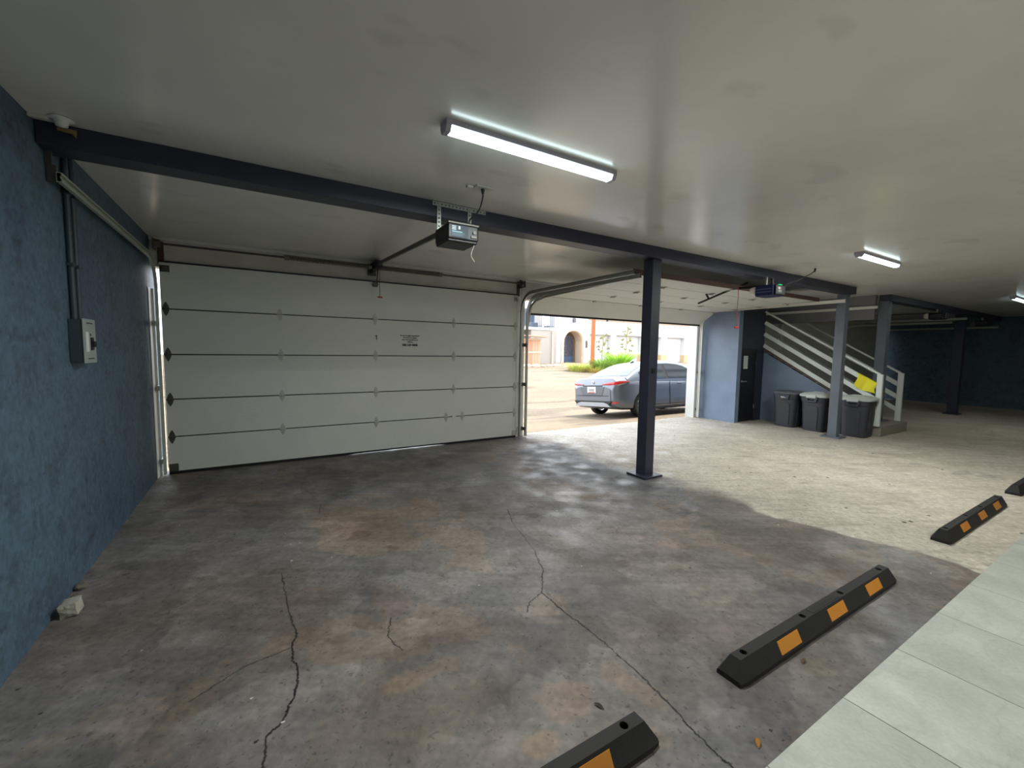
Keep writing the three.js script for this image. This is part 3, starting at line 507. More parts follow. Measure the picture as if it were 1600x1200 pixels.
{
  const t = thing('ceiling_sensor', 'small white dome sensor where the beam meets the left wall', 'sensor', [-0.90, CE, -3.42]);
  mesh('disc', new THREE.LatheGeometry([[0, 0], [0.055, 0], [0.055, -0.008], [0.03, -0.014], [0.026, -0.04], [0.0, -0.045]].map(([a, b]) => new THREE.Vector2(a, b)).reverse(), 24), M.white, t);
  mesh('surface_duct', bx(-0.13, -0.05, -0.022, 0, -0.012, 0.014, 0.003), M.offwhite, t);
  mesh('bracket', extr([[-0.03, -0.03], [0.05, -0.035], [0.045, -0.075], [0.03, -0.055], [-0.03, -0.05]], 0.012).translate(0.0, -0.0, -0.05), mat('#8a7440', 0.6), t);
}

// ------------------------------------------------------------------ wheel stops
const stopLabels = ['black rubber wheel stop cut by the bottom of the frame', 'black wheel stop with three amber patches, nearest whole one', 'black wheel stop with three amber patches, second whole one, farther right', 'black wheel stop cut by the right edge of the frame'];
{
  const L = 1.85, hl = L / 2, t = thing('wheel_stop', stopLabels[0], 'wheel stop', [0.395, 0, -1.084], 'rubber wheel stops');
  const ring = (x, sc) => [[-0.068, 0], [0.068, 0], [0.068, 0.022], [0.026, 0.1], [-0.026, 0.1], [-0.068, 0.022]].map(([z, y]) => V(x, y, z));
  const end = (s) => [[-0.060, 0], [0.060, 0], [0.060, 0.018], [0.052, 0.026], [-0.052, 0.026], [-0.060, 0.018]].map(([z, y]) => V(s * hl, y, z));
  const body = loft([end(-1), ring(-hl + 0.05), ring(hl - 0.05), end(1)], 0.3);
  const ev = new Evaluator(); ev.attributes = ['position', 'normal']; ev.useGroups = false;
  body.deleteAttribute('uv'); let b = new Brush(mergeVertices(body)); b.updateMatrixWorld();
  for (const x of [-0.81, -0.24, 0.22, 0.79]) { const g = new THREE.CylinderGeometry(0.0175, 0.0175, 0.09, 18); g.deleteAttribute('uv'); const c = new Brush(g); c.position.set(x, 0.10, 0); c.updateMatrixWorld(); b = ev.evaluate(b, c, SUBTRACTION); b.updateMatrixWorld(); }
  mesh('body', toCreasedNormals(flat(b.geometry), 0.4), M.rubber, t);
  const nz = 0.078, ny = 0.042, nl = Math.hypot(nz, ny);
  for (const x of [-0.47, 0.07, 0.58]) { const g = new THREE.BoxGeometry(0.20, 0.062, 0.003); g.rotateX(-Math.atan2(0.042, 0.078)); g.translate(x, 0.060, 0.0475 + 0.0012); const p = mesh('reflector', g, M.yellow, t); p.userData.label = 'amber reflective patch'; const h = new THREE.BoxGeometry(0.20, 0.062, 0.003); h.rotateX(Math.atan2(0.042, 0.078)); h.translate(x, 0.060, -0.0487); mesh('reflector', h, M.yellow, t); }
  mesh('name_plate', [bx(-0.16, 0.16, 0.0995, 0.102, -0.019, 0.019, 0.001), bx(-0.12, 0.12, 0.102, 0.1028, -0.006, -0.002), bx(-0.12, 0.10, 0.102, 0.1028, 0.004, 0.009)], M.rubber, t);
  [2.803, 5.79, 8.235].forEach((x, i) => clone(t, stopLabels[i + 1], [x, 0, -1.084]));
}

// ------------------------------------------------------------------ stairs and railings
{
  const t = thing('staircase', 'concrete stairs climbing away to the left behind white railings', 'staircase', [10.2, 0, -3.22]);
  mesh('bottom_step', bx(0.0, 1.34, 0, 0.2, -0.62, 0, 0.01), M.concreteStep, t);
  for (let i = 0; i < 8; i++) mesh('step', bx(0.1, 1.28, 0.2 + i * 0.18 - (i ? 0.06 : 0.0), 0.2 + (i + 1) * 0.18, -0.62 - 0.3 * (i + 1) - 0.02, -0.62 - 0.3 * i, 0.006), M.concreteStep, t);
  mesh('stringer', extrX([[-2.40, 1.72], [-0.965, 0.86], [-0.53, 0.57], [-0.2, 0.2], [-0.10, 0.2], [-0.10, 0.30], [-0.4, 0.62], [-0.965, 0.965], [-2.40, 1.81]], 0.0, 0.1), M.brown, t);
  for (let i = 0; i < 8; i++) { const z = -0.6 - i * 0.25, y = 0.65 + i * 0.152; mesh('tread_edge', bx(-0.006, 0.004, y, y + 0.012, z - 0.16, z), M.concreteStep, t); }
}
function railing(x, z0, z1, label, posts) {
  const t = thing('stair_railing', label, 'railing', [x, 0.2, z0], 'white stair railings'), S = 0.605, yb = (off, z) => 1.0 + off - S * z;
  mesh('top_rail', bar(V(0, yb(-0.005, 0), 0), V(0, yb(-0.005, z1 - z0), z1 - z0), 0.045, 0.035), M.rail, t);
  for (const o of [-0.253, -0.517, -0.78]) mesh('board', bar(V(0, yb(o, 0), 0), V(0, yb(o, z1 - z0), z1 - z0), 0.02, 0.085), M.rail, t);
  for (const [z, a, b] of posts) mesh('railing_post', bx(-0.03, 0.03, a, b, z - 0.045, z + 0.045, 0.005), M.rail, t); return t;
}
railing(10.165, -3.28, -5.49, 'white stair railing nearer the trash cans, with a yellow cloth', [[0, 0, 1.0]]);
railing(11.46, -3.36, -5.82, 'white stair railing on the far side of the stairs', [[0, 0, 1.0], [-2.44, 1.45, 2.47]]);
{
  const rows = [], n = 18, m = 14;
  for (let j = 0; j <= m; j++) { const row = []; for (let i = 0; i <= n; i++) { const u = i / n, v = j / m, z = -3.63 + 0.30 * u, top = 1.19 - 0.605 * (z + 3.62) * -1 * -1; const fold = 0.014 * Math.sin(u * 9 + 1.2 * v) * (0.3 + v) + 0.008 * Math.sin(u * 21 + v * 3) * v; const drop = v * (0.235 + 0.03 * Math.sin(u * 5)) ; row.push(V(10.165 - 0.03 - fold - 0.012 * v, top + 0.018 - drop, z + 0.02 * Math.sin(v * 4 + u * 2) - 0.03 * v * (1 - u))); } rows.push(row); }
  const back = rows[0].map((p) => V(10.205, p.y - 0.005, p.z)), back2 = rows[0].map((p) => V(10.211, p.y - 0.12, p.z));
  single('yellow_cloth', quads([back2, back, ...rows], false), M.cloth, 'bright yellow cloth hung over the stair railing', 'cloth');
}

// ------------------------------------------------------------------ trash cans
function bin(label, x, z, turn, lidM, kind) {
  const t = thing('trash_can', label, 'trash can', [x, 0, z], 'black trash cans'); t.rotation.y = turn;
  const ring = (y, a, e = 0.42, n = 40) => { const q = []; for (let i = 0; i < n; i++) { const an = i / n * Math.PI * 2, c = Math.cos(an), s = Math.sin(an); q.push(V(a * Math.sign(c) * Math.pow(Math.abs(c), e), y, -a * Math.sign(s) * Math.pow(Math.abs(s), e))); } return q; };
  mesh('body', loft([ring(0, 0.185), ring(0.012, 0.2), ring(0.60, 0.235), ring(0.605, 0.245), ring(0.70, 0.255), ring(0.715, 0.255)], 0.5), M.bin, t);
  for (const s of [0, 1, 2, 3]) {                            // a raised arch-topped panel on each side
    const g = extr([[-0.10, 0.05], [0.10, 0.05], [0.115, 0.46], [0.10, 0.50], [0.07, 0.52], [-0.07, 0.52], [-0.10, 0.50], [-0.115, 0.46]], 0.010, { bevel: 0.003 }); g.rotateX(Math.atan2(0.035, 0.59) * 1); g.translate(0, 0, 0.197); g.rotateY(s * Math.PI / 2); mesh('side_panel', g, M.bin, t);
  }
  for (const s of [1, 3]) { const g = extr([[-0.09, 0.60], [0.09, 0.60], [0.12, 0.70], [-0.12, 0.70]], 0.03, { bevel: 0.006, holes: [[[-0.06, 0.625], [-0.07, 0.66], [0.07, 0.66], [0.06, 0.625]]] }); g.translate(0, 0, 0.245); g.rotateY(s * Math.PI / 2); mesh('handle', g, M.bin, t); }
  if (kind === 'flat') { mesh('lid', loft([ring(0.712, 0.265), ring(0.735, 0.27), ring(0.76, 0.25), ring(0.775, 0.12)], 0.5), lidM, t); const g = new THREE.BoxGeometry(0.20, 0.065, 0.004).translate(0.0, 0.655, 0.262).rotateY(Math.PI * 1.5); const s = mesh('label', g, M.paper, t); s.userData.label = 'white and blue sticker'; mesh('label_print', new THREE.BoxGeometry(0.06, 0.04, 0.002).translate(0.04, 0.655, 0.265).rotateY(Math.PI * 1.5), mat('#5a79b5', 0.5), t); }
  else mesh('lid', [loft([ring(0.70, 0.272), ring(0.735, 0.278), ring(0.75, 0.262), ring(0.775, 0.22), ring(0.79, 0.10)], 0.5), bx(-0.03, 0.03, 0.785, 0.80, -0.10, 0.10, 0.006), bx(-0.30, -0.262, 0.68, 0.745, -0.09, 0.09, 0.008)], lidM, t);
  return t;
}
bin('black trash can with dark lid and sticker, nearest the closet door', 9.90, -4.74, 0.05, M.lidDark, 'flat');
bin('black trash can with pale grey lid, between closet door and grey post', 9.86, -4.16, -0.06, M.lid, 'dome');
bin('black trash can with pale grey lid half hidden behind the grey post', 9.89, -3.50, 0.04, M.lid, 'dome');

// ------------------------------------------------------------------ small things on the floor
{
  const g = new THREE.IcosahedronGeometry(0.055, 2), p = g.attributes.position; for (let i = 0; i < p.count; i++) { const v = V(p.getX(i), p.getY(i), p.getZ(i)), q = Math.max(Math.abs(v.x), Math.abs(v.y), Math.abs(v.z)); v.multiplyScalar(0.045 / q * 0.75 + 0.25).multiplyScalar(1 + 0.12 * (vn(v.x * 40 + 9, v.y * 40 + v.z * 33, 5) - 0.5)); p.setXYZ(i, v.x * 0.9, v.y * 0.85 + 0.036, v.z * 1.15); }
  g.computeVertexNormals(); g.rotateZ(0.12); g.translate(-0.955, 0.004, -3.29); single('stone_block', g, mat('#a8a597', 0.9, { bumpMap: grain, bumpScale: 0.004 }), 'pale broken concrete lump against the blue wall', 'stone');
  for (const [x, z, s, l] of [[-1.005, -3.62, 0.035, 'dark chip of broken plaster at foot of blue wall, farther one'], [-0.99, -3.47, 0.032, 'dark chip of broken plaster at foot of blue wall, nearer one']]) { const c = new THREE.IcosahedronGeometry(s, 1), q = c.attributes.position; for (let i = 0; i < q.count; i++) { const k = 1 + 0.5 * (vn(q.getX(i) * 70 + 3, q.getZ(i) * 70 + q.getY(i) * 50, 2) - 0.5); q.setXYZ(i, q.getX(i) * k, q.getY(i) * k * 0.5, q.getZ(i) * k * 1.3); } c.computeVertexNormals(); c.translate(x, s * 0.35, z); single('plaster_chip', c, mat('#6b675c', 0.95, { bumpMap: grain, bumpScale: 0.004 }), l, 'rubble'); }
  const lf = (x, z, r, w, col, label) => { const n = 8, a = [], b = []; for (let i = 0; i <= n; i++) { const u = i / n, h = w * Math.sin(Math.PI * u) + 0.001; a.push(V((u - 0.5) * 0.05, 0.004 + 0.006 * Math.sin(u * 3), -h)); b.push(V((u - 0.5) * 0.05, 0.003 + 0.009 * Math.sin(u * 3), h)); } const g = quads([a, a.map((p, i) => V(p.x, 0.002 + 0.004 * Math.sin(i / n * 3), 0)), b], false); g.rotateY(r); g.translate(x, 0, z); single('dry_leaf', g, mat(col, 0.9, { side: THREE.DoubleSide }), label, 'leaf', 'dry leaves on the floor'); };
  lf(1.67, -0.83, 0.6, 0.008, '#9a6a22', 'small yellow dry leaf near the tile edge'); lf(1.24, -1.28, 1.9, 0.006, '#3f352b', 'small dark dry leaf beyond the cut-off wheel stop'); lf(2.33, -0.965, 0.3, 0.006, '#5c4220', 'small brown dry leaf behind nearest whole wheel stop');
}

// ------------------------------------------------------------------ outdoors: ground
const gy = (z) => { const P = [[-6.6, -0.015], [-9.6, -0.27], [-12, -0.24], [-15.8, 0.20], [-19, 0.40], [-24, 0.58], [-26.7, 0.64], [-60, 0.9]]; if (z > P[0][0]) return P[0][1]; for (let i = 0; i + 1 < P.length; i++) if (z >= P[i + 1][0]) { const t = (z - P[i][0]) / (P[i + 1][0] - P[i][0]); return P[i][1] + t * (P[i + 1][1] - P[i][1]); } return 0.9; };
{
  const zs = [-6.6, -7.2, -8, -9, -9.6, -10.5, -12, -13.5, -15.8, -17, -19, -21, -24, -26.7, -32, -45], rows = zs.map((z) => [-30, -10, 0, 8, 16, 24, 40, 70].map((x) => V(x, gy(z), z)));
  const g = struct('ground_street', quads(rows, false), new THREE.MeshStandardMaterial({ map: roadC, roughness: 0.95, side: THREE.DoubleSide }), 'pale sandy street and driveway outside the open door', 'street');
}

// ------------------------------------------------------------------ the house across the street
const ZH = -26.7, YB = 0.63;
M.plaster = mat('#cccac9', 0.85); M.beige = mat('#d9c3ab', 0.85); M.garage = mat('#c6c6c6', 0.6); M.iron = mat('#3c4a63', 0.45, { metalness: 0.3 }); M.stone = mat('#c9ab84', 0.9); M.brick = mat('#cfa389', 0.9); M.grey = mat('#a9a29a', 0.95);
{
  const h = thing('house', 'white house with arched gate and row of white garages across the street', 'house', [0, 0, ZH]);
  const arch = (hw, y0, yc, n = 16) => { const q = [[-hw, y0]]; for (let i = 0; i <= n; i++) { const a = Math.PI - i / n * Math.PI; q.push([hw * Math.cos(a), yc + hw * 0.95 * Math.sin(a)]); } q.push([hw, y0]); return q; };
  const ac = 21.75, shift = (q) => q.map(([x, y]) => [x + ac, y]);
  // wall with the arch cut out
  mesh('wall', extr([[20.0, YB - 0.3], [ac - 1.0, YB - 0.3], ...shift(arch(1.0, YB - 0.3, 2.28)).slice(1, -1), [ac + 1.0, YB - 0.3], [23.3, YB - 0.3], [23.3, 4.75], [20.0, 4.75]], 0.9).translate(0, 0, -0.9), M.plaster, h);
  mesh('arch_trim', extr([...shift(arch(1.22, YB - 0.05, 2.28)), ...shift(arch(0.98, YB - 0.05, 2.28)).reverse()], 0.10).translate(0, 0, -0.02), M.beige, h);
  mesh('arch_lining', extr([...shift(arch(1.0, YB - 0.05, 2.28)), ...shift(arch(0.93, YB - 0.05, 2.28)).reverse()], 0.86).translate(0, 0, -0.88), M.beige, h);
  const gt = mesh('gate', extr([...shift(arch(0.80, YB, 2.1)), ...shift(arch(0.73, YB, 2.1)).reverse()], 0.06).translate(-0.18, 0, -0.8), M.iron, h); gt.userData.label = 'dark blue iron gate';
  const bars = []; for (let i = -4; i <= 4; i++) { const x = ac - 0.18 + i * 0.16, top = 2.1 + Math.sqrt(Math.max(0, 0.72 * 0.72 - (i * 0.16) ** 2)); mesh('gate_bar', bx(x - (i ? 0.022 : 0.055), x + (i ? 0.022 : 0.055), YB + 0.5, top, -0.79, -0.75), M.iron, gt); }
  mesh('gate_plate', bx(ac - 0.94, ac + 0.58, YB + 0.02, YB + 0.55, -0.79, -0.75), M.iron, gt); mesh('gate_scroll', [new THREE.TorusGeometry(0.13, 0.02, 6, 14).translate(ac - 0.18, 1.75, -0.76), new THREE.TorusGeometry(0.09, 0.02, 6, 14).translate(ac - 0.18, 1.45, -0.76)], M.iron, gt);
  mesh('entry_back', bx(ac - 1.2, ac + 1.2, YB - 0.2, 3.6, -2.3, -2.2), M.beige, h); mesh('entry_sky_block', [bx(ac - 1.3, ac + 1.3, 3.5, 3.6, -2.3, -0.85), bx(ac - 1.3, ac - 1.2, YB - 0.2, 3.6, -2.3, -0.85), bx(ac + 1.2, ac + 1.3, YB - 0.2, 3.6, -2.3, -0.85)], M.beige, h);  // unseen roof and sides added to keep sky light out of the entry
  for (let i = 0; i < 3; i++) mesh('entry_step', bx(ac - 1.15, ac + 1.25, YB - 0.45 + 0.15 * (2 - i) - 0.12, YB - 0.02 - 0.15 * i, -0.2, 0.3 + 0.3 * i, 0.01), mat('#8f97a8', 0.8), h);
  mesh('lantern', [bx(ac - 0.14, ac + 0.08, 3.85, 4.15, 0.02, 0.2, 0.02), cyl(V(ac - 0.03, 4.15, 0.11), V(ac - 0.03, 4.35, 0.11), 0.1, 0.01, 8)], mat('#5a5a60', 0.5), h);
  mesh('lantern', [bx(23.0, 23.14, 1.85, 2.35, 0.0, 0.16, 0.02), cyl(V(23.07, 2.35, 0.08), V(23.07, 2.5, 0.08), 0.08, 0.01, 8)], mat('#5a5a60', 0.5), h);
  mesh('wall_lettering', [...[0, 1].flatMap((r) => Array.from({ length: 7 }, (_, i) => bx(22.30 + i * 0.11, 22.37 + i * 0.11, 4.0 - r * 0.18, 4.09 - r * 0.18, 0.0, 0.012))), ...Array.from({ length: 7 }, (_, i) => bx(22.32 + i * 0.1, 22.38 + i * 0.1, 3.50, 3.58, 0.0, 0.012))], mat('#9fb0c4', 0.6), h);
  // garages
  const doors = [[23.45, 25.85], [26.45, 29.6], [30.25, 32.2], [32.95, 35.5], [36.3, 39.0]];
  mesh('wall', bx(23.3, 40, 2.98, 4.15, -0.6, 0), M.plaster, h); mesh('cornice', bx(23.3, 40.1, 4.15, 4.55, -0.65, 0.22, 0.03), M.beige, h);
  let px = 23.3; for (const [a, b] of doors) { mesh('pilaster', bx(px, a, YB - 0.4, 2.98, -0.6, 0.0), M.plaster, h); if (px > 29) mesh('pilaster_base', bx(px - 0.05, a + 0.05, YB - 0.3, 1.35, -0.5, 0.08, 0.02), M.stone, h); px = b; }
  mesh('pilaster', bx(px, 40, YB - 0.4, 2.98, -0.6, 0), M.plaster, h);
  for (const [a, b] of doors) { const d = mesh('house_garage_door', bx(a, b, YB - 0.3, 2.98, -0.5, -0.42), M.garage, h); for (let i = 0; i < 4; i++) mesh('door_panel', bx(a + 0.02, b - 0.02, YB + 0.03 + i * 0.58, YB + 0.58 + i * 0.58, -0.42, -0.39, 0.01), M.garage, d); }
}
{
  const g = [], n = 130; for (let i = 0; i < n; i++) { const b = new THREE.IcosahedronGeometry(rr(0.25, 0.45), 1), p = b.attributes.position; for (let k = 0; k < p.count; k++) { const q = 1 + 0.5 * (vn(p.getX(k) * 9 + i, p.getY(k) * 9 + p.getZ(k) * 7, 3) - 0.5); p.setXYZ(k, p.getX(k) * q, p.getY(k) * q, p.getZ(k) * q); } g.push(b.translate(24 + 15.5 * i / n, rr(4.6, 5.0), ZH - 1.6 + rr(-0.3, 0.3))); }
  single('hedge', g, mat('#a7b04c', 0.9), 'yellow-green hedge above the cornice of the white garages', 'hedge');
}
{
  const h = thing('terrace_house', 'pale house with a railed balcony left of the arched gate', 'house', [0, 0, -25.6]);
  mesh('wall', bx(10, 20.0, 0.2, 3.05, -1.2, -1.0), M.grey, h); mesh('balcony_slab', bx(10, 19.0, 3.05, 3.25, -1.2, 0.15, 0.02), M.plaster, h);
  mesh('upper_wall', bx(10, 20.0, 3.25, 5.6, -3.2, -3.0), M.plaster, h); mesh('upper_window', bx(17.6, 18.5, 3.6, 4.9, -3.0, -2.96), mat('#4a5058', 0.3), h); mesh('upper_window', bx(18.6, 19.2, 3.3, 5.0, -3.0, -2.96), mat('#3a4048', 0.3), h);
  for (let i = 0; i < 40; i++) mesh('baluster', bx(15.2 + i * 0.095, 15.225 + i * 0.095, 3.25, 4.22, 0.05, 0.075), M.iron, h);
  mesh('hand_rail', [bx(15, 19.0, 4.22, 4.27, 0.03, 0.095), bx(15, 19.0, 3.32, 3.35, 0.05, 0.075)], M.iron, h);
  mesh('planter', bx(17.0, 17.6, 3.25, 3.6, -0.5, -0.1, 0.03), mat('#70757c', 0.7), h);
  mesh('retaining_wall', bx(16.9, 19.0, 0.2, 3.05, -0.3, 0.1, 0.03), M.grey, h); mesh('pipe', cyl(V(18.75, 0.5, 0.18), V(18.75, 3.0, 0.18), 0.06), M.beige, h);
}
{
  const f = thing('wooden_fence', 'orange-brown board fence under a lean-to roof left of the house', 'fence', [12.6, 0.5, -23.2]);
  for (let i = 0; i < 16; i++) mesh('fence_board', bx(i * 0.22, i * 0.22 + 0.205, 0.0, 1.85 + 0.02 * (i % 3), 0, 0.03, 0.004), i % 4 ? M.brick : mat('#c39078', 0.9), f);
  mesh('fence_rail', [bx(-0.05, 3.55, 0.9, 1.0, 0.03, 0.07), bx(-0.05, 3.55, 1.75, 1.85, 0.03, 0.07)], M.beige, f);
  mesh('lean_to_roof', bar(V(-0.3, 2.10, 0.3), V(3.7, 1.95, 0.3), 0.6, 0.07), mat('#b39a80', 0.9), f);
  for (let i = 0; i < 7; i++) { const g = new THREE.IcosahedronGeometry(rr(0.12, 0.22), 1); g.scale(1.5, 0.7, 1); g.translate(13.3 + i * 0.62, gy(-22.4) + 0.06, -22.4 + rr(-0.15, 0.15)); single('rock', g, M.beige, ['leftmost pale rock along the foot of the board fence', 'second pale rock from left below board fence', 'third pale rock from left below board fence', 'fourth pale rock from left below board fence', 'fifth pale rock from left below grey wall', 'sixth pale rock from left below grey wall', 'rightmost pale rock below the grey wall'][i], 'rock', 'rocks by the fence'); }
}
{
  const t = thing('utility_pole', 'rust brown wooden pole standing in the planted verge', 'pole', [16.95, 0.3, -19.0]);
  mesh('shaft', cyl(V(0, 0, 0), V(0.03, 5.6, 0), 0.125, 0.105, 16), mat('#a9643c', 0.85, { bumpMap: grain, bumpScale: 0.004 }), t);
  mesh('cross_arm', bar(V(0.05, 3.42, 0.12), V(1.35, 3.42, 0.12), 0.09, 0.14), mat('#c46a34', 0.8), t); mesh('hook', [cyl(V(0.98, 3.35, 0.12), V(0.98, 3.12, 0.12), 0.025), bx(0.93, 1.03, 3.05, 3.14, 0.08, 0.16, 0.01)], M.black, t);
  mesh('base_paint', cyl(V(0, 0.0, 0), V(0.003, 0.62, 0), 0.128, 0.126, 16), mat('#7d4a30', 0.9), t);
}
// planting: blades grow from a clump's base
function blades(n, r, h, w, spread, bend) {
  const g = []; for (let i = 0; i < n; i++) { const a = rr(0, 6.283), d = Math.sqrt(rnd()) * r, L = h * rr(0.6, 1), tx = Math.cos(a) * spread * rr(0.4, 1), tz = Math.sin(a) * spread * rr(0.4, 1), bx0 = Math.cos(a) * d, bz0 = Math.sin(a) * d, s = V(-Math.sin(a), 0, Math.cos(a)), A = [], B = []; for (let k = 0; k <= 4; k++) { const u = k / 4, ww = w * (1 - u * 0.95) * (0.5 + Math.min(1, u * 3) * 0.5), p = V(bx0 + tx * L * (u + bend * u * u) * 0.6, L * (u - bend * 0.45 * u * u), bz0 + tz * L * (u + bend * u * u) * 0.6); A.push(p.clone().addScaledVector(s, ww)); B.push(p.clone().addScaledVector(s, -ww)); } g.push(quads([A, B], false)); } return g;
}
const leafM = (c) => phys(c, 0.8, { side: THREE.DoubleSide, transmission: 0.25, thickness: 0 });
function plant(name, label, pos, parts) { const t = thing(name, label, 'plant', pos, 'plants on the verge'); for (const [n, g, m] of parts) mesh(n, g, m, t); return t; }
plant('grass_clump', 'bushy yellow-green clump left of the brown pole', [16.1, 0.32, -19.2], [['foliage', [...blades(420, 0.55, 0.95, 0.022, 0.9, 0.8)], leafM('#b4bf5c')], ['dry_stems', blades(160, 0.6, 0.6, 0.02, 1.0, 0.9), leafM('#d0b070')]]);
plant('grass_clump', 'low dry clump at the foot of the brown pole', [16.75, 0.3, -18.6], [['foliage', blades(300, 0.6, 0.6, 0.02, 1.0, 0.9), leafM('#c0a860')], ['green_shoots', blades(120, 0.5, 0.7, 0.02, 0.8, 0.6), leafM('#a3b552')]]);
plant('leafy_shrub', 'green shrub right of the brown pole', [17.7, 0.4, -18.9], [['foliage', blades(520, 0.55, 1.25, 0.03, 0.9, 0.7), leafM('#93b457')]]);
plant('fan_palm', 'bright green fan palm behind the grey car', [18.75, 0.5, -18.6], [['foliage', blades(300, 0.25, 1.55, 0.05, 1.3, 0.5), leafM('#a4cc50')]]);
plant('leafy_shrub', 'green shrub between the fan palm and the grey car roof', [18.3, 0.4, -18.1], [['foliage', blades(380, 0.6, 0.9, 0.03, 1.0, 0.7), leafM('#9dbb55')]]);
function agave(label, x, z, h, n) {
  const t = thing('agave_stalk', label, 'plant', [x, 0.42, z], 'flowering agave stalks'); mesh('stem', tube([V(0, 0, 0), V(0.03, h * 0.5, 0), V(0.12, h, 0)], 0.025, 6), mat('#a58c66', 0.85), t);
  const br = [], pods = []; for (let i = 0; i < n; i++) { const u = 0.42 + 0.56 * i / n, y = h * u, a = i * 2.4, l = 0.5 * (1.05 - u) + 0.12, b = V(0.12 * u * u + Math.cos(a) * l, y + 0.12, Math.sin(a) * l); br.push(cyl(V(0.12 * u * u, y, 0), b, 0.012, 0.008, 5)); for (let k = 0; k < 5; k++) pods.push(new THREE.IcosahedronGeometry(0.045, 0).scale(1, 1.4, 1).translate(b.x + rr(-0.09, 0.09), b.y + rr(-0.02, 0.09), b.z + rr(-0.09, 0.09))); }
  mesh('branches', br, mat('#a58c66', 0.85), t); mesh('seed_pods', pods, mat('#8a8a63', 0.85), t); return t;
}
agave('thin flowering stalk just right of the brown pole', 18.15, -19.5, 2.15, 12); agave('taller flowering stalk above the fan palm', 19.45, -18.8, 2.6, 15);

